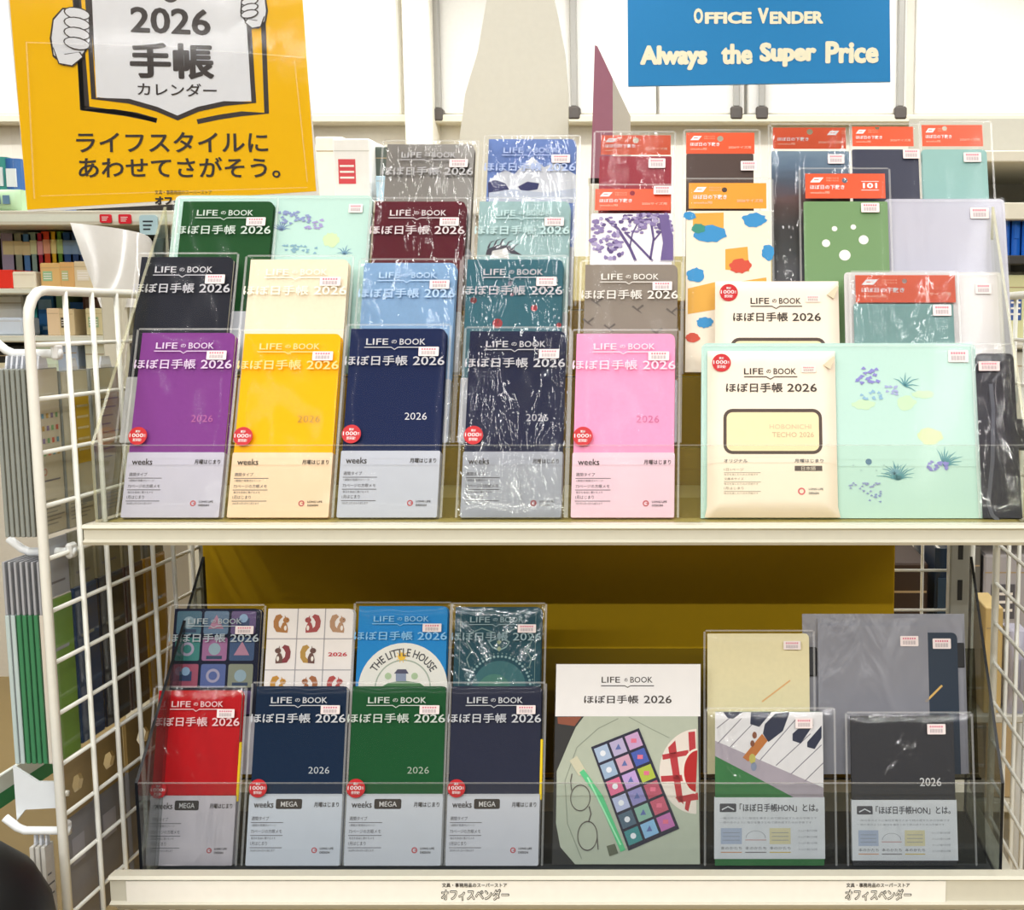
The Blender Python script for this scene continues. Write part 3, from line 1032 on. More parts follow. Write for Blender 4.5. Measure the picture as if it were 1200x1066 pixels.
# ------------------------------------------------------------------ cream pouches with a printed window
def pouch(label, sp, seed):
    e = empty('planner_pouch', sp.loc, sp.rot, label, 'planner', 'cream packaged planners')
    w, h, t = sp.w, sp.h, sp.t
    m = mat('f6e6d4', 0.5, 0.4, vary=0.02, scale=120)
    b = MB()
    inset = 0.013

    def P(u, v):
        x = -w / 2 + w * u; z = h * v
        e_ = min(u * w, (1 - u) * w, v * h, (1 - v) * h)
        k = min(1, e_ / 0.014)
        y = -t * (0.25 + 0.75 * math.sin(k * math.pi / 2)) - 0.0005 * noise.noise(Vector((x * 60, z * 60, seed)))
        if k >= 1: y = -t
        flare = 1 + (0.035 if v < 0.06 else 0.0) * (1 - v / 0.06)
        return (x * flare, y, z)
    b.quadsheet(P, 36, 48, m)
    b.prism([(-w / 2, 0), (w / 2, 0), (w / 2, h), (-w / 2, h)], -t * 0.25 + 0.0002, 0, m)
    y = -t - 0.0003
    x0 = -w / 2
    Z = lambda f: h * (1 - f)
    X = lambda f: x0 + w * f
    b.text('LIFE', X(.285), X(.435), Z(.155), Z(.118), y, INK, 0.012)
    b.text('の', X(.46), X(.495), Z(.148), Z(.125), y, INK, 0.012)
    b.text('BOOK', X(.515), X(.69), Z(.155), Z(.118), y, INK, 0.012)
    zl = Z(.170); xm = X(.49)
    b.line([(X(.285), zl), (xm - 0.004, zl), (xm, zl - 0.0025), (xm + 0.004, zl), (X(.70), zl)], 0.0011, y, INK)
    b.text('ほぼ日手帳', X(.145), X(.585), Z(.265), Z(.208), y, INK, 0.02)
    b.text('2026', X(.62), X(.85), Z(.262), Z(.212), y, INK, 0.016)
    # window with a thick dark frame
    o = rrect(X(.125), X(.885), Z(.635), Z(.365), 0.009, 5)
    i = rrect(X(.150), X(.860), Z(.617), Z(.385), 0.006, 5)
    n = len(o)
    b.add([(p[0], y, p[1]) for p in o] + [(p[0], y, p[1]) for p in i], [(k, (k + 1) % n, (k + 1) % n + n, k + n) for k in range(n)], mat('4c3c34', 0.5))
    b.flat(i, y + 0.0001, mat('f0dcb0', 0.5))
    b.text('HOBONICHI', X(.48), X(.80), Z(.485), Z(.458), y - 0.0002, mat('dcbfa0'), 0.0)
    b.text('TECHO 2026', X(.50), X(.82), Z(.535), Z(.505), y - 0.0002, mat('c8b090'), 0.0)
    b.text('オリジナル', X(.13), X(.31), Z(.685), Z(.665), y, INK_GREY, 0.01)
    b.text('月曜はじまり', X(.67), X(.89), Z(.685), Z(.665), y, INK_GREY, 0.01)
    b.rect(X(.67), X(.88), Z(.735), Z(.705), y, mat('5c504c'))
    b.text('日本語', X(.72), X(.83), Z(.732), Z(.709), y - 0.0003, mat('d8ccbc'), 0.01)
    for (f, s1) in ((.735, '1日1ページ'), (.79, '文庫本サイズ'), (.845, '1月はじまり')):
        b.text(s1, X(.13), X(.28), Z(f), Z(f - .016), y, mat('a09488'), 0.004)
        b.rect(X(.13), X(.41), Z(f + .012), Z(f + .009), y, mat('a09488'))
        b.text('毎日を楽しむための手帳です', X(.13), X(.39), Z(f + .028), Z(f + .016), y, mat('b0a498'), 0.0)
    b.ring(X(.72), Z(.855), 0.0022, 0.0036, y, mat('d86a70'), 18)
    b.text('LONG LIFE', X(.775), X(.885), Z(.848), Z(.836), y, INK_GREY, 0.01)
    b.text('DESIGN', X(.775), X(.85), Z(.872), Z(.860), y, INK_GREY, 0.01)
    b.build('bag', e)
    seal(e, X(.11), Z(.085), 0.073 * w, y - 0.0002)
    price_sticker(e, X(.73), X(.845), Z(.145), Z(.105), y - 0.0004, 'f6e6dc')
    t_ = MB()
    t_.prism([(X(.90), Z(.10)), (X(.985), Z(.045)), (X(.995), Z(.055)), (X(.955), Z(.125))], y - 0.0012, y - 0.0004, mat('d8ccb0', 0.3))
    t_.build('tape', e)
    return e


s_ = top_spot(0, 829, 979, 409, t=0.009, d0=0.0075)
pouch('cream packaged planner with printed window, in front of the mint cover', s_, 1)
s_ = top_spot(1, 838, 983, 327, t=0.008, d0=0.0)
pouch('cream packaged planner standing higher behind the front cream one', s_, 2)


# ------------------------------------------------------------------ pencil boards in hanging bags
def plate_hole(b, x0, x1, z0, z1, hx, hz, r, y0, m, th=0.0004):
    n = 24
    circ, rim = [], []
    for i in range(n):
        a = 2 * math.pi * (i + 0.5) / n
        c, d = math.cos(a), math.sin(a)
        circ.append((hx + r * c, hz + r * d))
        tx = ((x1 - hx) / c if c > 0 else (x0 - hx) / c) if abs(c) > 1e-6 else 1e9
        tz = ((z1 - hz) / d if d > 0 else (z0 - hz) / d) if abs(d) > 1e-6 else 1e9
        t = min(tx, tz)
        rim.append((hx + t * c, hz + t * d))
    vs = [(p[0], y0, p[1]) for p in circ] + [(p[0], y0, p[1]) for p in rim]
    fs = [(i, i + n, (i + 1) % n + n, (i + 1) % n) for i in range(n)]
    # corners
    cor = [(x0, z0), (x1, z0), (x1, z1), (x0, z1)]
    for cp in cor:
        a = math.atan2(cp[1] - hz, cp[0] - hx) % (2 * math.pi)
        best = int(math.floor(a / (2 * math.pi / n) - 0.5)) % n
        k = len(vs); vs.append((cp[0], y0, cp[1]))
        fs.append((best + n, k, (best + 1) % n + n))
    b.add(vs, fs, m)


def board(label, sp, head, sheet, color, hole, head_m=None, art=None, sticker=None, seed=0, group='pencil boards with orange header cards',
          title='ほぼ日の下敷き', sub='weeks用', logo_right=None, crinkle=False, corner=0.002, line2='2026サイズ用', extra=None):
    e = empty('pencil_board', sp.loc, sp.rot, label, 'pencil board', group)
    w, h, t = sp.w, sp.h, sp.t
    head_m = head_m or ORANGE
    a = sp.L(head[0], head[3]); c = sp.L(head[1], head[2])
    hx0, hx1, hz0, hz1 = a[0], c[0], a[1], c[1]
    b = MB()
    hp = sp.L(hole[0], hole[1])
    y = -t + 0.0008
    plate_hole(b, hx0, hx1, hz0, hz1, hp[0], hp[1], hole[2] / 1180, y, head_m)
    y -= 0.0003
    W, H = hx1 - hx0, hz1 - hz0
    X = lambda f: hx0 + W * f
    Z = lambda f: hz1 - H * f
    lx = .06 if not logo_right else logo_right
    b.flat([(X(lx), Z(.36)), (X(lx + .12), Z(.36)), (X(lx + .17), Z(.16)), (X(lx + .05), Z(.16))], y, PRINT_W)
    b.rect(X(lx + .05), X(lx + .11), Z(.27), Z(.24), y - 0.0002, head_m)
    for k in range(2):
        b.text('手帳のなかま', X(lx + .20), X(lx + .36), Z(.22 + .1 * k), Z(.15 + .1 * k), y, mat('f6b89a'), 0.0)
    b.text(title, X(.06), X(.49), Z(.64), Z(.46), y, PRINT_W, 0.02)
    b.text(sub, X(.06), X(.30), Z(.82), Z(.72), y, mat('f8c8b0'), 0.005)
    b.text(line2, X(.62), X(.95), Z(.76), Z(.63), y, mat('f8c8b0'), 0.01)
    if extra:
        extra(b, X, Z, y)
    b.build('header_card', e)
    s = MB()
    a = sp.L(sheet[0], sheet[2] + 30); c = sp.L(sheet[1], sheet[2])
    m = mat(color, 0.4, 0.4, vary=0.04, scale=200, bump=0.05) if isinstance(color, str) else color
    x0 = a[0]; x1 = c[0]
    s.prism(rrect(x0, x1, 0.002, c[1], corner, 3, (0, 0, 1, 1)), -t, -t + 0.0012, m)
    if art:
        art(s, -t - 0.0002)
    s.build('sheet', e)
    if art is not None and getattr(art, 'tabbed', None):
        pass
    sleeve_mesh(-w / 2, w / 2, 0, h, -t - 0.0014, M_CRINKLE if crinkle else M_FILM, seed + 40, 0.0004, None, e, name='hanging_bag')
    if sticker:
        a = sp.L(sticker[0], sticker[3]); c = sp.L(sticker[1], sticker[2])
        price_sticker(e, a[0], c[0], a[1], c[1], -t - 0.0026)
    return e


def art_trees(sp):
    def art(b, y):
        dk = mat('5c4a80', 0.6); md = mat('8676a8', 0.6); lt = mat('a89cc4', 0.6)
        def trunk(pts, w):
            b.line(sp.P(pts), w, y - 0.0002, dk, False)
        r = random.Random(5)
        for i in range(150):
            px = 692 + r.random() * 96
            py = 251 + abs(r.gauss(0, 1)) * 12
            if px < 735: py = 252 + r.random() * 52
            if 735 < px < 778 and py > 280: continue
            blob(b, sp.L, px, min(py, 303), 1.5 + r.random() * 2.6, 1.2 + r.random() * 2, y - 0.000004 * i, [dk, md, lt, md][i % 4], i)
        trunk([(745, 306), (738, 290), (724, 268), (712, 258)], 0.003)
        trunk([(765, 306), (746, 286), (732, 272)], 0.0024)
        trunk([(738, 290), (741, 274), (748, 260)], 0.0016)
        trunk([(762, 304), (766, 280), (762, 254)], 0.0024)
        trunk([(766, 282), (776, 270), (780, 252)], 0.0018)
        b.flat(cw(sp.P([(774, 306), (777, 285), (772, 252), (783, 252), (786, 270), (789, 276), (789, 306)])), y - 0.001, mat('6a5890', 0.6))
    return art


def xlogo(word, x0, x1, z0, z1):
    return lambda b, X, Z, y: b.text(word, X(x0), X(x1), Z(z1), Z(z0), y, PRINT_W, 0.03)


board('red pencil board under orange header, first in the top row', top_spot(3, 698, 790, 155, t=0.004), (704, 786, 158, 181), (702, 787, 183), 'b4203c', (745, 164, 4), sticker=(760, 780, 187, 198), seed=1, crinkle=True, sub='weeks用セット')
board('dark brown pencil board under orange header, left of the lake board', top_spot(3, 803, 889, 153, t=0.004), (804, 884, 155, 180), (804, 883, 180), '46322c', (844, 162, 4), sticker=(868, 887, 190, 201), seed=2)
s_ = top_spot(2, 691, 789, 217, t=0.004)
board('pencil board with violet tree print under orange header', s_, (697, 786, 221, 246), (692, 788, 250), 'ece8ee', (741, 226, 3.4), sticker=(766, 787, 219, 229), art=art_trees(s_), seed=3)


def art_cheer(sp):
    """plain patterned board: loose blue, ochre and red shapes on cream"""
    def art(b, y):
        bl = mat('2c8cc8', 0.5); oc = mat('dca43c', 0.5); rd = mat('d04830', 0.5); gr = mat('2f8a7a', 0.5)
        for pts, m in (([(812, 250), (848, 249), (848, 268), (812, 270)], oc), ([(850, 292), (876, 289), (878, 318), (850, 316)], oc), ([(806, 338), (840, 330), (842, 362), (806, 368)], oc),
                       ([(866, 330), (898, 325), (900, 352), (868, 352)], oc)):
            b.flat(cw(sp.P(pts)), y, m)
        for (cx, cy, rx, ry, m, k) in ((832, 274, 20, 11, bl, 1), (884, 258, 15, 9, bl, 2), (815, 322, 11, 9, bl, 3), (868, 312, 14, 9, rd, 4), (900, 296, 8, 10, bl, 5), (808, 253, 8, 5, bl, 6),
                                       (818, 268, 9, 6, gr, 7), (826, 378, 10, 7, bl, 8), (812, 396, 9, 6, rd, 9)):
            blob(b, sp.L, cx, cy, rx, ry, y - 0.0002 - 0.00002 * k, m, k + 60)
    return art


s_ = top_spot(2, 803, 904, 210, t=0.004)
board('cream pencil board with loose blue and ochre shapes under amber header', s_, (807, 898, 214, 244), (804, 903, 247), 'f0e4d0', (849, 222, 3.4), head_m=ORANGE_Y, art=art_cheer(s_), seed=4)


def art_lake(sp):
    m = bpy.data.materials.new('evening_lake_print')
    m.use_nodes = True
    nt = m.node_tree
    p = nt.nodes['Principled BSDF']
    p.inputs['Roughness'].default_value = 0.35
    tc = nt.nodes.new('ShaderNodeTexCoord')
    sep = nt.nodes.new('ShaderNodeSeparateXYZ')
    nt.links.new(tc.outputs['Object'], sep.inputs[0])
    nz = nt.nodes.new('ShaderNodeTexNoise'); nz.inputs['Scale'].default_value = 30
    mp = nt.nodes.new('ShaderNodeMapping'); mp.inputs['Scale'].default_value = (0.5, 1, 2)
    nt.links.new(tc.outputs['Object'], mp.inputs[0]); nt.links.new(mp.outputs[0], nz.inputs['Vector'])
    ad = nt.nodes.new('ShaderNodeMath'); ad.operation = 'MULTIPLY_ADD'; ad.inputs[1].default_value = 0.03
    nt.links.new(nz.outputs['Fac'], ad.inputs[0]); nt.links.new(sep.outputs['Z'], ad.inputs[2])
    mr = nt.nodes.new('ShaderNodeMapRange')
    mr.inputs['From Min'].default_value = sp.L(950, 318)[1] + 0.015
    mr.inputs['From Max'].default_value = sp.L(950, 178)[1] + 0.015
    nt.links.new(ad.outputs[0], mr.inputs['Value'])
    cr = nt.nodes.new('ShaderNodeValToRGB')
    els = cr.color_ramp.elements
    els[0].position = 0; els[0].color = lin('4c4e56')
    els[1].position = 1; els[1].color = lin('84a0b8')
    for q, c in ((0.2, '2c3238'), (0.4, '28272e'), (0.52, '4c3434'), (0.62, '6a4a4c'), (0.75, '4c5a70'), (0.88, '6c88a4')):
        k = els.new(q); k.color = lin(c)
    nt.links.new(mr.outputs[0], cr.inputs[0])
    nt.links.new(cr.outputs[0], p.inputs['Base Color'])
    return m


s_ = top_spot(3, 902, 996, 146, t=0.004)
board('pencil board with dusky lake print under orange header', s_, (906, 991, 149, 174), (904, 995, 177), art_lake(s_), (949, 154, 4), sticker=(970, 989, 182, 193), seed=5, logo_right=.74, crinkle=True)
board('navy pencil board under orange header, between the lake and teal boards', top_spot(3, 997, 1077, 146, t=0.004), (999, 1070, 148, 171), (999, 1076, 175), '2c3048', (1028, 149, 3), sticker=(1058, 1077, 176, 187), seed=6)
board('teal green pencil board in the top right corner of the tray', top_spot(3, 1078, 1160, 143, t=0.004), (1081, 1151, 146, 171), (1080, 1156, 175), '8cb8b4', (1107, 150, 3.2), sticker=(1129, 1149, 180, 191), seed=7, corner=0.005)

# frosted covers
s_ = top_spot(2, 1036, 1177, 233, t=0.003)
cover_thing('silvery frosted clear cover to the right of the green board', s_, M_FROST, None, 'frosted clear covers', 'clear_cover', 'clear cover', 0.005, True, (1137, 1158, 244, 257))
s_ = top_spot(2, 938, 1041, 198, t=0.003, d0=0.005)


def green_art(sp):
    def art(b, y):
        # plain paw-like spots instead of a character
        for (px, py, r) in ((968, 285, 5), (1012, 281, 6), (990, 299, 7), (978, 268, 3.4), (1000, 266, 3.4)):
            x, z = sp.L(px, py)
            b.disc(x, z, r / 1150, y, mat('f0f0ea', 0.5), 16)
    return art


def extra101(b, X, Z, y):
    b.text('101', X(.72), X(.90), Z(.60), Z(.38), y, PRINT_W, 0.05)
    b.rect(X(.70), X(.92), Z(.33), Z(.31), y, PRINT_W)
    b.rect(X(.70), X(.92), Z(.68), Z(.66), y, PRINT_W)


board('green pencil board with white spots under red-orange header, before the lake board', s_, (944, 1037, 203, 232), (942, 1040, 236), '6e9460', (990, 211, 3.6), sticker=(1009, 1030, 239, 250), seed=8, art=green_art(s_), extra=extra101, line2='')
s_ = top_spot(1, 989, 1173, 319, t=0.003)
cover_thing('whitish frosted clear cover, lower right behind the mint cover', s_, M_FROST_WHITE, None, 'frosted clear covers', 'clear_cover', 'clear cover', 0.004, True, (1143, 1161, 333, 345))
s_ = top_spot(1, 997, 1121, 319, t=0.003, d0=0.006)
board('teal pencil board in a shiny bag right of the cream package', s_, (1003, 1119, 322, 354), (1001, 1117, 356), '7eaeac', (1060, 329, 3), sticker=(1093, 1114, 358, 371), seed=9, crinkle=True)


def navy_cover():
    sp = top_spot(0, 1143, 1188, 414, t=0.008, yref=420)
    e = empty('planner_cover', sp.loc, sp.rot, 'dark navy planner cover with pen strap in a crinkled clear bag, far right', 'planner cover')
    w, h, t = sp.w, sp.h, sp.t
    m = mat('1c1c30', 0.5, 0.4, bump=0.1, scale=200)
    b = MB()
    b.prism(rrect(-w / 2, w / 2, 0, h, 0.006, 4, (0, 0, 1, 1)), -t, 0, m)
    b.build('cover', e)
    s = MB()
    z0 = sp.L(1180, 526)[1]; z1 = sp.L(1180, 490)[1]
    s.bbox(w / 2 - 0.004, w / 2 + 0.016, -t + 0.001, -0.001, z0, z1, mat('181826', 0.5), 0.001)
    s.build('pen_strap', e)
    r = MB()
    r.line(sp.P([(1161, 450), (1164, 480), (1163, 540), (1158, 590), (1163, 604), (1172, 612)]), 0.004, -t - 0.0006, mat('585a68', 0.4))
    r.line(sp.P([(1163, 447), (1172, 436)]), 0.002, -t - 0.0006, mat('585a68', 0.4))
    r.build('ribbon', e)
    sleeve_mesh(-w / 2 - 0.002, w / 2 + 0.045, 0, h + 0.009, -t - 0.002, M_CRINKLE, 77, 0.0022, None, e, name='hanging_bag')
    a = sp.L(1146, 436); c = sp.L(1170, 425)
    price_sticker(e, a[0], c[0], a[1], c[1], -t - 0.0045, 'f0d8d8')


navy_cover()

# ------------------------------------------------------------------ lower tray
G_MEGA = 'thicker slim planners on the lower tray'
BAND_M = 0.395
weeks('red slim planner, front row left end of the lower tray', low_spot(0, 186.6, 283.7, 809), 'c80a16', 'd8d0d8', None, printc='e8c0c4', mega=True, seed=21, group=G_MEGA, band_f=BAND_M, film_m=M_CRINKLE, tab='ffd800')
weeks('deep navy slim planner right beside the red one on the lower tray', low_spot(0, 301, 407, 804), '0c2440', 'ccd2de', '2026', 'b8c0c8', printc='c8ccd4', mega=True, seed=22, group=G_MEGA, band_f=BAND_M)
weeks('dark green slim planner in the front row of the lower tray', low_spot(0, 413.5, 523, 804), '14502a', 'ccd0da', '2026', 'a4b4a4', printc='c4d0c8', mega=True, seed=23, group=G_MEGA, band_f=BAND_M)
weeks('charcoal slim planner with a yellow pencil edge, beside the large photo card', low_spot(0, 530, 634.7, 804), '282c40', 'ccced8', None, printc='c4c8d0', mega=True, seed=24, group=G_MEGA, band_f=BAND_M, tab='ffd800')


def art_tiles(sp):
    cols = ['3c6478', '54708c', '5c4878', '2c7874', '94608c', '2c4870', '984860', '4a5c94', '7c8270']

    def art(b, y):
        w, h = sp.w, sp.h
        for i in range(3):
            for j in range(6):
                c = cols[(i + (j % 3) * 3) % 9]
                x0 = -w / 2 + w * (0.035 + 0.315 * i); x1 = x0 + w * 0.285
                z1 = h * (0.985 - 0.162 * j); z0 = z1 - h * 0.142
                b.prism(rrect(x0, x1, z0, z1, 0.002, 2), y - 0.0001, y, mat(c, 0.5))
                cx, cz = (x0 + x1) / 2, (z0 + z1) / 2
                k = (i * 5 + j * 3) % 4
                m2 = mat(['88a0ac', 'a87890', '203860', '9c98b0'][k], 0.5)
                if k == 0:
                    b.disc(cx, cz, w * 0.07, y - 0.0003, m2, 14)
                    b.rect(cx - w * .09, cx + w * .09, z0 + h * .01, z0 + h * .03, y - 0.0004, mat('263c58'))
                elif k == 1:
                    b.flat([(cx - w * .09, cz - w * .07), (cx + w * .09, cz - w * .07), (cx, cz + w * .09)], y - 0.0003, m2)
                elif k == 2:
                    b.rect(cx - w * .07, cx + w * .07, cz - w * .06, cz + w * .05, y - 0.0003, m2)
                    b.disc(cx, cz + w * .05, w * .05, y - 0.0004, mat('88a8c8'), 12)
                else:
                    b.ring(cx, cz, w * .05, w * .08, y - 0.0003, m2, 16)
    return art


def art_squirrel(sp):
    def art(b, y):
        w, h = sp.w, sp.h
        ln = mat('a8a4a8', 0.6)
        for i in (1, 2):
            x = -w / 2 + w * (0.35 if i == 1 else 0.67)
            b.rect(x - 0.0005, x + 0.0005, 0, h, y, ln)
        rows = [1.0, 0.815, 0.625, 0.44, 0.25, 0.06]
        for z in rows[1:]:
            b.rect(-w / 2, w / 2, h * z - 0.0005, h * z + 0.0005, y, ln)
        cs = ['b07840', 'a84c4c', 'b89070', '883840', 'b89048', None, 'c89038', 'a86840', 'b84c48', 'a06838', 'b05048', 'b08850', '904048', 'b89048', 'a8603c']
        for j in range(5):
            for i in range(3):
                c = cs[j * 3 + i]
                cx = -w / 2 + w * (0.18, 0.51, 0.835)[i]
                cz = h * (rows[j] + rows[j + 1]) / 2
                if c is None:
                    b.text('2026', cx - w * .11, cx + w * .11, cz - h * .012, cz + h * .012, y - 0.0002, mat('c83844'), 0.04)
                    continue
                f = -1 if (i + j) % 2 else 1
                m = mat(c, 0.6); m2 = mat('6c4c44', 0.6)
                # bushy curled tail, body with pale belly, head with ear
                W = w * .1
                tail = [(cx - f * W * p, cz + W * q) for p, q in ((0.1, -1.0), (.7, -.95), (1.05, -.4), (1.1, .3), (.85, .95), (.35, 1.1), (.05, .8), (.3, .55), (.5, .2), (.45, -.3), (.15, -.6))]
                b.flat(cw(tail), y - 0.0001, m)
                bod = m2 if j % 2 else m
                b.flat(cw([(cx + f * W * p, cz + W * q) for p, q in ((-.15, -1.0), (.6, -1.05), (.62, -.6), (.48, -.1), (.3, .2), (0, .1), (-.2, -.4))]), y - 0.0003, bod)
                b.disc(cx + f * W * .38, cz + W * .42, W * .36, y - 0.0004, bod, 12, W * .32)
                b.flat(cw([(cx + f * W * .2, cz + W * .6), (cx + f * W * .34, cz + W * .68), (cx + f * W * .2, cz + W * 1.0)]), y - 0.0005, bod)
                b.disc(cx + f * W * .34, cz - W * .5, W * .16, y - 0.0006, mat('f0e8e0'), 10, W * .3)
                b.disc(cx + f * W * .52, cz + W * .48, W * .06, y - 0.0007, mat('2c2020'), 6)
    return art


def art_dome(sp):
    def art(b, y):
        w, h = sp.w, sp.h
        L = sp.L
        cx, cz = L(472, 806)
        R = 52 / 1100.0
        b.disc(cx, cz, R, y, mat('ecebe2', 0.5), 40)
        b.ring(cx, cz, R * .60, R * .63, y - 0.0002, mat('a8b4a4'), 40, 1, 0, math.pi)
        word = 'THE LITTLE HOUSE'
        vs, fs, asp = text_geo(word, 0.02, 2)

        def fn(u, v):
            a = math.radians(150 - 120 * u)
            r = R * (0.70 + 0.18 * v)
            return (cx + r * math.cos(a), cz + r * math.sin(a))
        b.text(word, 0, 1, 0, 1, y - 0.0003, mat('4c4c50', 0.6), 0.02, fn=fn)
        sx, sz = L(471, 769)
        b.disc(sx, sz, 0.0042, y - 0.0003, mat('f0c030', 0.5), 16)
        for k in range(10):
            a = k * math.pi / 5
            b.line([(sx + .0045 * math.cos(a), sz + .0045 * math.sin(a)), (sx + .0066 * math.cos(a), sz + .0066 * math.sin(a))], .0007, y - 0.0003, mat('f0c030', 0.5))
        b.flat(cw(sp.P([(445, 806), (455, 800), (472, 797), (492, 800), (500, 806)])), y - 0.0003, mat('4c8050'))
        b.flat(cw(sp.P([(464, 798), (464, 788), (476, 788), (476, 798)])), y - 0.0004, mat('8c98b0'))
        b.flat(cw(sp.P([(462, 789), (466, 784), (476, 784), (479, 789)])), y - 0.0005, mat('4c4c64'))
        for px in (455, 486):
            x, z = L(px, 792)
            b.disc(x, z, .0036, y - 0.0003, mat('b0c8a0'), 12)
    return art


def art_arch(sp):
    def art(b, y):
        L = sp.L
        cx, cz = L(585, 806)
        k = 1 / 1090.0
        lt = mat('8cb0b0', 0.5); gold = mat('6f8f8c', 0.5)
        b.disc(cx, cz, 31 * k, y, mat('23686c', 0.5), 36)
        b.disc(cx - 6 * k, cz - 4 * k, 20 * k, y - 0.0002, mat('3c7c6c', 0.5), 20)
        for i in range(26):
            a = math.pi * i / 25
            b.disc(cx + 36 * k * math.cos(a), cz + 36 * k * math.sin(a), 1.5 * k, y - 0.0002, lt, 8)
            b.disc(cx + 39.5 * k * math.cos(a), cz + 39.5 * k * math.sin(a), 0.9 * k, y - 0.0002, gold, 6)
        for s in (-1, 1):
            pts = [(585 + s * 4, 742), (585 + s * 20, 736), (585 + s * 34, 742), (585 + s * 38, 752), (585 + s * 32, 762), (585 + s * 38, 772), (585 + s * 35, 782)]
            b.line(sp.P(pts), 0.0013, y - 0.0002, gold)
            pts = [(585 + s * 3, 748), (585 + s * 12, 752), (585 + s * 8, 758), (585, 762)]
            b.line(sp.P(pts), 0.0013, y - 0.0002, lt)
        for py in (752, 760):
            x, z = L(585, py)
            b.flat([(x - .0025, z), (x, z - .003), (x + .0025, z), (x, z + .003)], y - 0.0003, mat('a0b088'))
        # border
        w, h = sp.w, sp.h
        b.line([(-w / 2 + .006, 0.01), (-w / 2 + .006, h - .006), (w / 2 - .006, h - .006), (w / 2 - .006, .01)], 0.0006, y - 0.0001, gold)
    return art


s_ = low_spot(1, 205, 306, 713)
weeks('dark slim planner with small picture tiles, behind the red one', s_, '1c2034', 'd0d0d8', None, printc='a8b4bc', seed=31, group=G_MEGA, badge=False, detail=False, art=art_tiles(s_))
s_ = low_spot(1, 314.5, 415, 713)
root = empty('planner', s_.loc, s_.rot, 'white slim planner with a grid of squirrel drawings, on the lower tray', 'planner', G_MEGA)
notebook_body(root, s_.w, s_.h, s_.t, mat('f0eae6', 0.5), lambda b, y: art_squirrel(s_)(b, y - 0.0003))
s_ = low_spot(1, 421, 525, 710)
weeks('bright blue slim planner with a white dome and yellow sun, behind the green one', s_, '268ad0', 'd0d8e0', None, printc='86c4f0', seed=32, group=G_MEGA, badge=False, detail=False, art=art_dome(s_))
s_ = low_spot(1, 534, 635, 711)
weeks('dark teal slim planner with a beaded arch print, behind the charcoal one', s_, '24505c', 'd0d4dc', None, printc='88a4ac', seed=33, group=G_MEGA, badge=False, detail=False, art=art_arch(s_), film_m=M_CRINKLE)


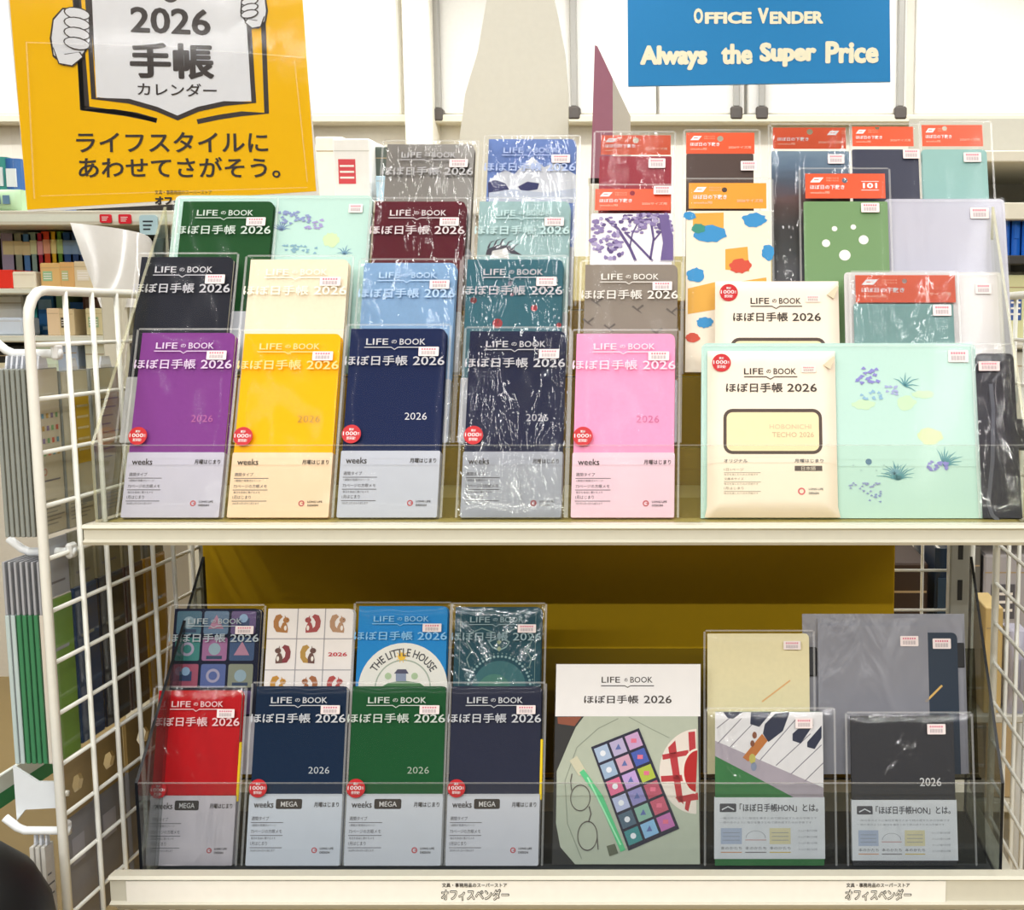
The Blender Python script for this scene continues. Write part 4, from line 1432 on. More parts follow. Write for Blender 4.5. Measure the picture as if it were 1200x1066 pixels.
# the large photo card
def photo_card():
    sp = low_spot(0, 652, 821, 778, t=0.003)
    e = empty('display_card', sp.loc, sp.rot, 'large printed card with white heading over a photo of a planner on a round table', 'card')
    w, h, t = sp.w, sp.h, sp.t
    y = -t - 0.0002
    C = lambda cx, cy: (640 + cx / 3.6, 770 + cy / 3.6)
    LC = lambda cx, cy: sp.L(*C(cx, cy))
    b = MB()
    b.prism([(-w / 2, 0), (w / 2, 0), (w / 2, h), (-w / 2, h)], -t, 0, mat('f0eeee', 0.5))
    zsplit = LC(300, 249)[1]
    b.rect(-w / 2, w / 2, 0.0, zsplit, y, mat('23211f', 0.5))
    y -= 0.0002
    x0, x1 = -w / 2, w / 2

    def clip(pts):
        out = []
        for p in pts:
            x, z = LC(*p)
            out.append((max(x0, min(x1, x)), max(0.0005, min(zsplit, z))))
        return out
    b.flat(cw(clip([(48, 252), (150, 250), (120, 290), (50, 280)])), y, mat('8c4a30'))
    b.flat(cw(clip([(160, 249), (640, 249), (655, 905), (122, 905), (60, 800), (42, 700), (45, 480), (100, 350), (125, 295)])), y - 0.0001, mat('b4bcaa', 0.5, vary=0.06, scale=160))
    dkl = mat('8f9788')
    b.line([LC(p[0], p[1]) for p in ((305, 258), (220, 300), (130, 380), (80, 520), (90, 700), (150, 850))], 0.001, y - 0.0003, dkl)
    b.line([LC(p[0], p[1]) for p in ((350, 252), (440, 300), (520, 340))], 0.0008, y - 0.0003, dkl)
    # plate with red checks and a cup of red tea
    pc = LC(640, 480)
    R = 160 / 3.6 / 1120
    plate = [(pc[0] + R * math.cos(math.radians(a)), pc[1] + 1.08 * R * math.sin(math.radians(a))) for a in range(92, 269, 8)]
    plate = [(min(x1, p[0]), max(0, min(zsplit, p[1]))) for p in plate]
    b.flat(plate, y - 0.0004, mat('e6dcd2'))
    rm = mat('b82c34')
    for q in ([(515, 380), (545, 350), (580, 620), (550, 590)], [(600, 315), (628, 312), (632, 395), (604, 400)], [(490, 410), (600, 390), (602, 412), (492, 432)], [(484, 500), (580, 495), (584, 522), (486, 525)],
              [(545, 590), (640, 570), (642, 600), (560, 612)], [(590, 600), (612, 600), (600, 650), (585, 640)]):
        b.flat(cw(clip(q)), y - 0.0005, rm)
    cup = [(pc[0] + 0.42 * R * math.cos(math.radians(a)) + 0.0, pc[1] + 0.58 * R * math.sin(math.radians(a))) for a in range(92, 269, 10)]
    cup = [(min(x1, p[0]), p[1]) for p in cup]
    b.flat(cup, y - 0.0007, mat('ece2d6'))
    tea = [(pc[0] + 0.36 * R * math.cos(math.radians(a)), pc[1] + 0.53 * R * math.sin(math.radians(a))) for a in range(92, 269, 10)]
    tea = [(min(x1, p[0]), p[1]) for p in tea]
    b.flat(tea, y - 0.0009, mat('b41414', 0.3))
    # the pictured planner: dark rotated slab with eighteen coloured tiles
    A, B_, C_, D = (190, 378), (392, 298), (562, 722), (348, 815)
    b.flat(cw([LC(*A), LC(*B_), LC(*C_), LC(*D)]), y - 0.0011, mat('1c1a34'))
    cols = ['a8bcd8', 'b8acd0', 'c8a0cc', '9cb4d0', 'd0a0b8', '4058b0', 'd86890', 'c0a0d8', 'b0c040', 'b4bce0', '8c88c0', 'b85068', '4c6478', '88b4a4', 'c05870', '3c8c90', '88b8e0', 'c070b0']
    for r in range(6):
        for c in range(3):
            def q(u, v):
                xa = (A[0] + (B_[0] - A[0]) * u, A[1] + (B_[1] - A[1]) * u)
                xb = (D[0] + (C_[0] - D[0]) * u, D[1] + (C_[1] - D[1]) * u)
                return LC(xa[0] + (xb[0] - xa[0]) * v, xa[1] + (xb[1] - xa[1]) * v)
            u0, u1 = 0.04 + c * 0.32, 0.04 + c * 0.32 + 0.27
            v0, v1 = 0.025 + r * 0.16, 0.025 + r * 0.16 + 0.135
            b.flat(cw([q(u0, v0), q(u1, v0), q(u1, v1), q(u0, v1)]), y - 0.0013, mat(cols[r * 3 + c], 0.5))
            m = q((u0 + u1) / 2, (v0 + v1) / 2)
            k = (r * 3 + c) % 3
            m2 = mat(['e8ecf4', '5c6ca8', 'e0708c'][k], 0.5)
            if k == 0: b.disc(m[0], m[1], 0.003, y - 0.0015, m2, 10)
            elif k == 1: b.flat([(m[0] - .003, m[1] - .0026), (m[0] + .003, m[1] - .002), (m[0], m[1] + .0035)], y - 0.0015, m2)
            else: b.rect(m[0] - .0028, m[0] + .0028, m[1] - .0018, m[1] + .0024, y - 0.0015, m2)
    # green pen and glasses
    b.line([LC(150, 478), LC(230, 590), LC(325, 815)], 0.0055, y - 0.0011, mat('58c888', 0.4))
    b.line([LC(175, 505), LC(315, 790)], 0.0016, y - 0.0013, mat('a8f0c0', 0.4))
    b.line([LC(115, 425), LC(155, 490)], 0.009, y - 0.001, mat('d0ccb0', 0.5))
    gm = mat('5c5450', 0.4)
    for (cx, cy, rx, ry) in ((145, 592, 42, 54), (175, 752, 42, 60)):
        gx, gz = LC(cx, cy)
        b.ring(gx, gz, rx / 3.6 / 1120 * .92, rx / 3.6 / 1120, y - 0.0011, gm, 26, ry / rx)
    b.line([LC(182, 628), LC(190, 660), LC(180, 692)], 0.0012, y - 0.0011, gm)
    b.line([LC(108, 560), LC(104, 520), LC(110, 490)], 0.001, y - 0.0011, gm)
    b.line([LC(216, 760), LC(220, 810)], 0.001, y - 0.0011, gm)
    b.flat(cw([LC(255, 795), LC(290, 785), LC(305, 825), LC(268, 838)]), y - 0.0011, mat('5f6450'))
    # headings
    yt = -t - 0.0003
    T = lambda s, cx0, cx1, cy0, cy1, bo: b.text(s, LC(cx0, cy1)[0], LC(cx1, cy0)[0], LC(cx0, cy1)[1], LC(cx0, cy0)[1], yt, INK, bo)
    T('LIFE', 234, 312, 82, 107, 0.008)
    T('の', 330, 344, 88, 103, 0.01)
    T('BOOK', 355, 449, 82, 107, 0.008)
    b.line([LC(232, 120), LC(332, 120), LC(344, 127), LC(356, 120), LC(455, 120)], 0.0009, yt, INK)
    T('ほぼ日手帳', 160, 390, 160, 195, 0.018)
    T('2026', 412, 530, 161, 194, 0.01)
    b.build('printed_card', e)
    f = MB()
    f.prism([(-w / 2 - .001, 0), (w / 2 + .001, 0), (w / 2 + .001, h + .001), (-w / 2 - .001, h + .001)], -t - 0.003, -t - 0.0027, M_FILM)
    f.build('clear_sleeve', e)


photo_card()


def notebook(label, sp, color, art=None, loop=None, sticker=None, band=None, bag=None, seed=0, corner=0.005, bag_m=None):
    e = empty('notebook', sp.loc, sp.rot, label, 'notebook', 'notebooks at the right of the lower tray')
    w, h, t = sp.w, sp.h, sp.t
    notebook_body(e, w, h, t, mat(color, 0.5, 0.35, vary=0.05, scale=240, bump=0.12) if isinstance(color, str) else color, (lambda b, y: art(b, y - 0.0003)) if art else None, corner)
    if band:
        band(e)
    if loop:
        b = MB()
        z0 = sp.L(sp_mid(sp), loop[1])[1]; z1 = sp.L(sp_mid(sp), loop[0])[1]
        b.bbox(w / 2 - 0.003, w / 2 + loop[2], -t + 0.001, -0.001, z0, z1, BLACK, 0.001)
        b.build('pen_loop', e)
    if bag:
        sleeve_mesh(-w / 2 - bag[0], w / 2 + bag[1], 0, h + bag[2], -t - 0.0028, bag_m or M_CRINKLE, seed, 0.0007, None, e, name='clear_bag')
    if sticker:
        a = sp.L(sticker[0], sticker[3]); c = sp.L(sticker[1], sticker[2])
        price_sticker(e, a[0], c[0], a[1], c[1], -t - 0.0042)
    return e


def sp_mid(sp):
    return CX + sp.cx * F_PX / 1.4


s_ = low_spot(1, 829, 948, 742, t=0.007)


def cream_art(sp):
    def art(b, y):
        b.line(sp.P([(893, 822), (926, 797)]), 0.0016, y, mat('e0b070', 0.4))
    return art


notebook('plain cream notebook with pen loop, behind the keyboard patterned one', s_, 'e6dcb0', cream_art(s_), (758, 792, 0.008), (918, 938, 751, 761), None, (0.002, 0.004, 0.002), 51, bag_m=M_FILM)


def info_band(sp, y0, y1):
    def mk(e):
        w, t = sp.w, sp.t
        z0 = sp.L(sp_mid(sp), y1)[1]; z1 = sp.L(sp_mid(sp), y0)[1]
        b = MB()
        m = mat('e8ebf0', 0.6)
        x0, x1 = -w / 2 - .0008, w / 2 + .0008
        b.prism([(x0, z0), (x1, z0), (x1, z1), (x0, z1)], -t - .001, 0, m)
        W, H = x1 - x0, z1 - z0
        X = lambda f: x0 + W * f
        Z = lambda f: z1 - H * f
        y = -t - .0013
        gd = mat('505058'); lg = mat('a0a4ac')
        b.prism(rrect(X(.05), X(.20), Z(.24), Z(.10), .001, 2), y, y + .0002, gd)
        b.line([(X(.07), Z(.20)), (X(.125), Z(.15)), (X(.18), Z(.20))], .0012, y - .0002, m)
        b.text('「ほぼ日手帳HON」とは。', X(.23), X(.94), Z(.235), Z(.10), y, gd, 0.02)
        for f in (.33, .40):
            b.text('一冊の本のように毎日を書きとめて読み返すための手帳です', X(.05), X(.93 if f < .36 else .88), Z(f + .025), Z(f - .01), y, lg, 0.0)
        for k, c in enumerate(('b8c4dc', 'e0e2e6', 'e4dcb4')):
            xa = X(.06 + .22 * k); xb = X(.06 + .22 * k + .19)
            if k == 1:
                b.ring((xa + xb) / 2, Z(.66), W * .085, W * .09, y, lg, 16, .7, 0, math.pi)
                b.rect(xa, xb, Z(.70), Z(.685), y, mat('d0a8a8'))
            else:
                b.rect(xa, xb, Z(.76), Z(.50), y, mat(c, 0.6))
                for q in range(3):
                    b.rect(xa + W * .02, xb - W * .02, Z(.58 + .06 * q), Z(.57 + .06 * q), y - .0002, lg)
            b.text('本のかたち', xa, xb, Z(.85), Z(.80), y, gd, 0.0)
            b.rect(xa, xb, Z(.90), Z(.885), y, mat(('d8a070', '807878', 'd8c050')[k]))
        for q in range(4):
            b.text('たっぷり書ける方眼', X(.76), X(.93), Z(.56 + .1 * q), Z(.525 + .1 * q), y, lg, 0.0)
        b.build('paper_band', e)
    return mk


def art_piano(sp):
    C = lambda cx, cy: (820 + cx / 3.082, 720 + cy / 3.082)
    def LC(cx, cy):
        x, z = sp.L(*C(cx, cy))
        return (max(-sp.w / 2, min(sp.w / 2, x)), max(0, min(sp.h, z)))

    def art(b, y):
        wh = mat('f0eeee', 0.4); dk = mat('1c2440', 0.35); gy = mat('b4aab4', 0.5); ln = mat('8c8890')
        b.flat(cw([LC(50, 350), LC(450, 350), LC(450, 625), LC(230, 530), LC(50, 455)]), y, wh)
        b.flat(cw([LC(50, 455), LC(230, 530), LC(450, 625), LC(450, 668), LC(340, 660), LC(190, 580), LC(50, 510)]), y - .0001, gy)
        for (a, c) in (((62, 410), (135, 350)), ((110, 478), (200, 385)), ((218, 525), (345, 380)), ((275, 545), (400, 430)), ((330, 575), (440, 470)), ((380, 600), (448, 535)), ((65, 465), (150, 375))):
            b.line([LC(*a), LC(*c)], .0009, y - .0002, ln)
        for q in ([(85, 352), (155, 350), (120, 376), (100, 372)], [(185, 352), (260, 350), (215, 405), (182, 395)], [(235, 395), (275, 355), (325, 352), (300, 420), (248, 460), (228, 430)],
                  [(335, 430), (385, 385), (410, 398), (365, 465), (335, 455)], [(388, 460), (440, 400), (440, 445), (415, 485), (388, 478)]):
            b.flat(cw([LC(*p) for p in q]), y - .0004, dk)
        b.flat(cw([LC(155, 515), (LC(225, 430)), LC(245, 455), LC(200, 512), LC(175, 530)]), y - .0006, mat('c87830', 0.5))
        for (p, r, c) in (((198, 435), .0024, '8c5030'), ((190, 465), .0022, '8c5030'), ((190, 520), .0034, 'c8c060'), ((195, 548), .003, '8c98b0')):
            x, z = LC(*p)
            b.disc(x, z, r, y - .0008, mat(c, 0.5), 10, r * 1.5)
    return art


s_ = low_spot(0, 838, 964, 834, t=0.009)
notebook('green notebook with piano keys picture and white paper band on the lower tray', s_, '2e7a3c', art_piano(s_), None, (932, 952, 841, 853), info_band(s_, 934, 1006), (0.009, 0.011, 0.003), 52, 0.002)
s_ = low_spot(0, 997, 1117, 839, t=0.009)


def art_2026(sp):
    def art(b, y):
        a = sp.L(1078, 921); c = sp.L(1103, 911)
        b.text('2026', a[0], c[0], a[1], c[1], y, mat('d8d8d8', 0.4), 0.01)
    return art


notebook('black notebook dated in white with paper band, right end of the lower tray', s_, '24242a', art_2026(s_), None, (1086, 1107, 848, 860), info_band(s_, 937, 1008), (0.004, 0.018, 0.003), 53, 0.004)


def grey_folders():
    sp = low_spot(1, 958, 1128, 724, t=0.004, d0=0.004)
    e = empty('clear_cover', sp.loc, sp.rot, 'grey frosted clear cover holding a dark blue planner, behind the black notebook', 'clear cover')
    w, h, t = sp.w, sp.h, sp.t
    b = MB()
    xr = sp.L(1087, 740)[0]
    b.box(-w / 2, xr, -t, -t + .001, 0, h - .008, M_FROST_DARK)
    b.box(-w / 2, w / 2, -.001, 0, 0, h, M_FROST_DARK)
    b.build('cover', e)
    n = MB()
    x1 = sp.L(1122, 760)[0]; z1 = sp.L(1100, 741)[1]
    n.prism(rrect(xr, x1, 0.0, z1, .006, 4, (0, 0, 1, 0)), -t + .0002, -.0012, mat('14283c', 0.5))
    n.line(sp.P([(1085, 822), (1104, 803)]), .0022, -t, mat('d8b060', 0.3))
    n.build('flap', e)
    p = MB()
    a = sp.L(1120, 782); c = sp.L(1130, 753)
    p.bbox(a[0], c[0], -t + .001, -.0014, a[1], c[1], BLACK, .0008)
    p.build('pen_loop', e)
    for q in ((1055, 1076, 745, 757), (1093, 1114, 748, 760)):
        a = sp.L(q[0], q[3]); c = sp.L(q[1], q[2])
        price_sticker(e, a[0], c[0], a[1], c[1], -t - .0006)
    sp2 = low_spot(1, 940, 1130, 719, t=0.002, d0=0.0)
    e2 = empty('clear_cover', sp2.loc, sp2.rot, 'second grey frosted cover peeking out behind the one with the dark blue planner', 'clear cover')
    b = MB()
    b.box(-sp2.w / 2, sp2.w / 2, -.0012, 0, 0, sp2.h, M_FROST_DARK)
    b.build('cover', e2)
    a = sp2.L(1104, 739); c = sp2.L(1126, 730)
    price_sticker(e2, a[0], c[0], a[1], c[1], -.0013)


grey_folders()


# ------------------------------------------------------------------ hanging poster and sign
def poster():
    Y = 1.75
    c = at(200, 120, Y)
    e = empty('poster', (c.x, Y, c.z), (0, 0, 0), 'yellow planner poster in a clear sleeve hanging at the top left', 'poster')

    def L(px, py):
        p = at(px, py, Y)
        return (p.x - c.x, p.z - c.z)

    def LP(pts):
        return [L(*p) for p in pts]
    # poster axes in photo pixels (it hangs slightly turned)
    def T(u, v):                     # u,v = 3x crop coordinates of the photo
        return L(u / 3.0, v / 3.0)

    def TP(pts):
        return [T(*p) for p in pts]
    K = mat('2e2420', 0.5)
    yl = mat('ffc400', 0.5, 0.06, vary=0.03, scale=60)
    wh = mat('e8ebf2', 0.5)
    b = MB()
    sheet = [(98, 745), (1122, 690), (1040, -150), (12, -150)]
    b.prism(TP(sheet), 0.0, 0.003, mat('eceae4', 0.4))
    inner = [(100, 737), (1112, 678), (1052, -140), (25, -140)]
    b.flat(TP([(96, 737), (1112, 672), (1054, -140), (22, -140)]), -0.0003, yl)
    # open book held up by two gloved hands
    b.flat(TP([(285, 385), (245, -140), (275, -140), (315, 375)]), -0.0005, K)
    b.flat(TP([(285, 388), (295, 372), (450, 392), (552, 418), (548, 430), (440, 408)]), -0.0005, K)
    b.flat(TP([(345, 350), (300, -140), (330, -140), (362, 335)]), -0.0005, K)
    b.flat(TP([(318, -140), (850, -140), (895, 355), (780, 360), (690, 378), (625, 412), (560, 378), (460, 352), (340, 342)]), -0.0006, wh)
    edge = [(300, -140), (330, 346), (455, 356), (552, 384), (625, 415), (698, 384), (790, 364), (893, 360), (862, -140)]
    b.line(TP(edge), 0.0065, -0.0008, K)
    b.line(TP([(895, 100), (905, -140)]), 0.006, -0.0005, K)
    b.line(TP([(918, -140), (938, 398), (850, 400), (770, 412), (694, 428)]), 0.0066, -0.0005, K)
    b.line(TP([(264, -140), (290, 385), (400, 392), (480, 404), (552, 424)]), 0.0066, -0.0005, K)
    x, z = T(600, -12)
    b.disc(x, z, 0.0105, -0.0009, K, 20, 0.008)
    # lettering
    th = math.radians(1.0)

    def txt(s_, x0, x1, y0, y1, bold, m=K, skew=0.0):
        def fn(u, v):
            return T(x0 + (x1 - x0) * u + 0.03 * (y1 - y0) * (1 - v), y1 + (y0 - y1) * v + skew * u)
        b.text(s_, 0, 1, 0, 1, -0.0011, m, bold, fn=fn, res=3)
    txt('2026', 458, 740, 22, 115, 0.035, skew=12)
    txt('手帳', 455, 752, 148, 276, 0.04, skew=6)
    txt('カレンダー', 484, 762, 290, 336, 0.012, skew=6)
    txt('ライフスタイルに', 268, 942, 464, 536, 0.018, skew=0)
    txt('あわせてさがそう。', 276, 985, 552, 625, 0.018, skew=0)
    txt('文具・事務用品のスーパーストア', 545, 745, 668, 684, 0.0)
    txt('オフィスベンダー', 545, 800, 688, 722, 0.07)
    txt('オフィスベンダー', 549, 796, 691, 719, 0.0, wh)
    # hands: palm and four curled fingers each, white with a dark outline
    def blob_(pts, grow, y, m):
        n = len(pts)
        cx = sum(p[0] for p in pts) / n; cy = sum(p[1] for p in pts) / n
        q = []
        for p in pts:
            d = math.hypot(p[0] - cx, p[1] - cy) or 1
            q.append((p[0] + (p[0] - cx) / d * grow, p[1] + (p[1] - cy) / d * grow))
        b.flat(cw(TP(q)), y, m)

    def hand(cx, cy, s_, k):
        palm = [(cx + s_ * (-70 + 0) * 1, cy + 10), (cx - s_ * 62, cy - 55), (cx - s_ * 30, cy - 92), (cx + s_ * 30, cy - 92), (cx + s_ * 62, cy - 60), (cx + s_ * 66, cy + 20), (cx + s_ * 45, cy + 60), (cx + s_ * 20, cy + 92), (cx - s_ * 25, cy + 102), (cx - s_ * 62, cy + 70)]
        palm = [(cx + (p[0] - cx) * k, cy + (p[1] - cy) * k) for p in palm]
        blob_(palm, 7, -0.0013, K)
        blob_(palm, 0, -0.0015, wh)
        for i in range(4):
            fy = cy + (-78 + 36 * i) * k
            f = []
            for j in range(14):
                a = 2 * math.pi * j / 14
                f.append((cx + s_ * (22 + 44 * math.cos(a)) * k, fy + 19 * k * math.sin(a) + 8 * k * math.cos(a)))
            blob_(f, 5, -0.0017 - 0.0003 * i, K)
            blob_(f, 0, -0.00185 - 0.0003 * i, wh)
        th_ = [(cx - s_ * 60 * k, cy + 45 * k), (cx - s_ * 20 * k, cy + 70 * k), (cx + s_ * 30 * k, cy + 62 * k), (cx + s_ * 42 * k, cy + 78 * k), (cx + s_ * 5 * k, cy + 108 * k), (cx - s_ * 40 * k, cy + 100 * k)]
        blob_(th_, 5, -0.0030, K)
        blob_(th_, 0, -0.0032, wh)
    hand(252, 125, 1, 0.98)
    hand(893, 32, -1, 0.62)
    b.build('printed_sheet', e)
    f = MB()
    f.prism(TP([(66, 765), (1128, 700), (1048, -170), (0, -170)]), -0.0048, -0.0042, M_POSTER_FILM)
    f.line(TP([(100, 150), (108, 300), (128, 700)]), 0.0022, -0.0052, M_EDGE)
    f.line(TP([(100, 152), (560, 165), (1075, 205)]), 0.0016, -0.0052, M_EDGE)
    f.line(TP([(1040, 215), (1085, 640)]), 0.0016, -0.0052, M_EDGE)
    f.line(TP([(150, 690), (1085, 660)]), 0.0012, -0.0052, M_EDGE)
    f.build('clear_sleeve', e)
    for px in (60, 300):
        p0 = L(px, -45)
        cb = MB()
        cb.tube([(p0[0], 0.001, p0[1]), (p0[0], 0.001, CEIL - c.z)], 0.0012, mat('d0d0d0'), 6)
        cb.build('cord', e)


M_POSTER_FILM = film('poster_film', haze=0.004, rough=0.08, bump=0.10, scale=7, gloss=0.25)
poster()


def sign():
    Y = 3.3
    c = at(889, 40, Y)
    e = empty('hanging_sign', (c.x, Y, c.z), (0, 0, 0), 'bright blue hanging sign with cream lettering, top right', 'sign')

    def L(px, py):
        p = at(px, py, Y)
        return (p.x - c.x, p.z - c.z)
    b = MB()
    b.prism([L(736, 101), L(1043.5, 95.5), L(1042, -60), L(735, -60)], 0, 0.012, mat('1482c4', 0.5, vary=0.02))
    cr = mat('f4f0d4', 0.5)

    def word(s_, x0, x1, y0, y1, bold):
        a = L(x0, y1); d = L(x1, y0)
        sk = L(0, 0)[1] - L(0, 1)[1]
        b.text(s_, 0, 1, 0, 1, -0.001, cr, bold, fn=lambda u, v: (a[0] + (d[0] - a[0]) * u, a[1] + (d[1] - a[1]) * v + u * (x1 - x0) * 0.008 * sk), res=3)
    word('O', 813, 824, 9.5, 28, 0.075); word('FFICE', 826, 881, 14, 28.5, 0.08)
    word('V', 888, 901, 9, 28, 0.08); word('ENDER', 902, 965, 13.5, 28.5, 0.08)
    word('Always', 750, 829, 53, 83, 0.075)
    word('the', 845, 882, 51, 76, 0.075)
    word('Super', 890, 957, 49.5, 79, 0.075)
    word('Price', 967, 1030, 48, 75, 0.075)
    b.build('sign_board', e)
    for px in (770, 1010):
        p0 = L(px, -60)
        cb = MB()
        cb.tube([(p0[0], 0.006, p0[1]), (p0[0], 0.006, CEIL - c.z)], 0.003, mat('d8d8d4'), 6)
        cb.build('cord', e)


sign()


# ------------------------------------------------------------------ things behind the rack
def standing_panel(name, label, cat, Y, pts, depth, m, m_edge, foot_px):
    """an upright board traced at its own distance with thickness; stands on a post to the floor"""
    c = at(foot_px[0], foot_px[1], Y)
    e = empty(name, (c.x, Y, 0), (0, 0, 0), label, cat)
    P = []
    for p in pts:
        q = at(p[0], p[1], Y)
        P.append((q.x - c.x, q.z))
    P = cw(P)
    b = MB()
    b.prism(P, 0, depth, m_edge, m)
    b.build('panel', e)
    zmin = min(p[1] for p in P)
    f = MB()
    xs = [p[0] for p in P if p[1] < zmin + 0.05]
    xm = sum(xs) / len(xs)
    f.bbox(xm - 0.02, xm + 0.02, 0.0, 0.03, 0.02, zmin + 0.01, METAL_W)
    f.bbox(xm - 0.04, xm + 0.04, -0.04, 0.15, 0, 0.02, METAL_W)
    f.build('stand', e)
    return e


standing_panel('end_board', 'tall pale curved white panel standing behind the blue planner', 'panel', 2.1,
               [(535, 250), (538, 165), (545, 110), (560, 60), (577, -40), (640, -40), (654, 20), (662, 62), (666, 110), (666, 250)], 0.006, mat('dcdace', 0.4), mat('cccabe'), (600, 300))
e_ = standing_panel('end_board', 'maroon slanted side panel rising between the blue planner and the red board', 'panel', 1.9,
               [(692, 215), (697, 53), (700, 54), (718, 92), (718, 215)], 0.35, mat('9c6478', 0.5), mat('c4bcae', 0.5), (705, 300))


def px_thing(name, label, cat, group, Y, x0, x1, y0, y1, depth, builder, zbase=None):
    """thing whose front face fills the given photo rectangle at distance Y; stands on zbase"""
    a = at(x0, y1, Y); d = at(x1, y0, Y)
    z0 = a.z if zbase is None else zbase
    e = empty(name, ((a.x + d.x) / 2, Y, z0), (0, 0, 0), label, cat, group)
    builder(e, d.x - a.x, d.z - z0, depth)
    return e


def book_b(col, band=None):
    def mk(e, w, h, dp):
        b = MB()
        m = mat(col, 0.5)
        t = min(0.003, w * 0.12)
        b.bbox(-w / 2, w / 2, 0, t, 0, h, m, t * 0.3)
        b.box(-w / 2, -w / 2 + t, t, dp, 0, h, m)
        b.box(w / 2 - t, w / 2, t, dp, 0, h, m)
        if band:
            b.rect(-w / 2 + w * 0.12, w / 2 - w * 0.12, h * 0.62, h * 0.86, -0.0004, mat(band, 0.6))
            b.rect(-w / 2 + w * 0.3, w / 2 - w * 0.3, h * 0.12, h * 0.2, -0.0004, mat(band, 0.6))
        b.build('cover', e)
        p = MB()
        p.box(-w / 2 + t, w / 2 - t, t, dp - 0.004, 0.003, h - 0.005, PAPER)
        p.build('page_block', e)
    return mk


def binder_b(col, label_c='dfe6ea'):
    def mk(e, w, h, dp):
        b = MB()
        m = mat(col, 0.4)
        n = 8
        o = [(-w / 2 + w * i / n, -0.25 * w * math.sin(math.pi * i / n)) for i in range(n + 1)]
        vs = [(p[0], p[1], 0) for p in o] + [(p[0], p[1], h) for p in o]
        b.add(vs, [(i, i + 1, i + 1 + n + 1, i + n + 1) for i in range(n)] + [tuple(range(n, -1, -1)), tuple(range(n + 1, 2 * n + 2))], m, False)
        b.box(-w / 2, -w / 2 + 0.003, 0, dp, 0, h, m)
        b.box(w / 2 - 0.003, w / 2, 0, dp, 0, h, m)
        b.build('cover', e)
        l = MB()
        l.box(-w * .3, w * .3, -0.25 * w - 0.002, -0.2 * w, h * .5, h * .82, mat(label_c, 0.6))
        l.build('spine_label', e)
        p = MB()
        p.box(-w / 2 + .003, w / 2 - .003, 0.001, dp - .01, .004, h - .01, PAPER)
        p.build('page_block', e)
    return mk


def carton_b(col, lab=None, flap=True):
    def mk(e, w, h, dp):
        b = MB()
        b.bbox(-w / 2, w / 2, 0, dp, 0, h, mat(col, 0.7, vary=0.05, scale=40), min(0.004, w * .05))
        if flap:
            b.rect(-w / 2 + .002, w / 2 - .002, h * .80, h * .815, -0.0004, mat('b09a78' if col not in ('f4f2ee',) else 'cfccc4', 0.7))
        b.build('box', e)
        if lab:
            l = MB()
            l.rect(-w * .36, w * .1, h * .30, h * .68, -0.0008, mat(lab, 0.5))
            for k in range(3):
                l.rect(-w * .32, w * .06, h * (.38 + .09 * k), h * (.41 + .09 * k), -0.0012, mat('f6f0ea', 0.5))
            l.build('label', e)
    return mk


def packet_b(col, win):
    def mk(e, w, h, dp):
        b = MB()

        def P(u, v):
            k = math.sin(math.pi * u) * math.sin(math.pi * v)
            return (-w / 2 + w * u, -0.3 * dp * k ** 0.5 if k > 0 else 0, h * v)
        b.quadsheet(P, 10, 10, mat(col, 0.3))
        b.box(-w / 2, w / 2, 0.0005, dp, 0, h, mat(col, 0.4))
        b.build('bag', e)
        l = MB()
        for k in range(2):
            l.rect(-w * .3 + w * .32 * k, -w * .06 + w * .32 * k, h * .3, h * .7, -0.32 * dp - 0.001, mat(win, 0.5))
        l.build('label', e)
    return mk


# --- left: stationery shelves across the aisle
YB = 2.6


def stationery_shelves():
    xl = at(-420, 300, YB).x; xr = at(208, 300, YB).x
    e = empty('bookcase', ((xl + xr) / 2, YB, 0), (0, 0, 0), 'white store shelving full of stationery across the aisle, left', 'shelving')
    hw = (xr - xl) / 2
    zA = at(50, 247, YB).z; zB = at(50, 338, YB).z; zC = at(50, 393, YB).z; zD = at(50, 470, YB).z
    for z, hh in ((zA, 0.030), (zB, 0.012), (zC, 0.014), (zD, 0.03)):
        b = MB()
        b.bbox(-hw, hw, -0.01, 0.42, z - hh, z, METAL_W if z > 0.5 else mat('8a744c', 0.6), 0.002)
        b.rect(-hw, hw, z - hh * .75, z - hh * .25, -0.0106, mat('dfe4d8', 0.5))
        b.build('shelf_board', e)
    b = MB()
    b.box(-hw, hw, 0.42, 0.43, zD - .05, at(50, 175, YB).z, mat('2a2622', 0.7))
    b.build('back_panel', e)
    for x in (-hw, hw):
        b = MB()
        b.bbox(x - 0.012, x + 0.012, 0.0, 0.43, 0, zA, METAL_W, 0.002)
        b.build('side_panel', e)
    return zA, zB, zC, zD


zA, zB, zC, zD = stationery_shelves()
GB = 'stationery on the shelves across the aisle'
# top of the unit
px_thing('ring_binder', 'teal ring binder on top of the far left shelving, beside the poster edge', 'binder', GB, YB + .12, -6, 8, 184, 240, .22, binder_b('2f8c84'), zA)
px_thing('ring_binder', 'blue ring binder on top of the shelving, next to the teal binder', 'binder', GB, YB + .12, 9, 24, 186, 240, .22, binder_b('3c6cb0'), zA)
px_thing('packet', 'pale green packet on the shelving edge at the far left, below the binders', 'packet', GB, YB + .01, -8, 24, 222, 246, .05, packet_b('c4e8c0', '6a90b0'), zA)
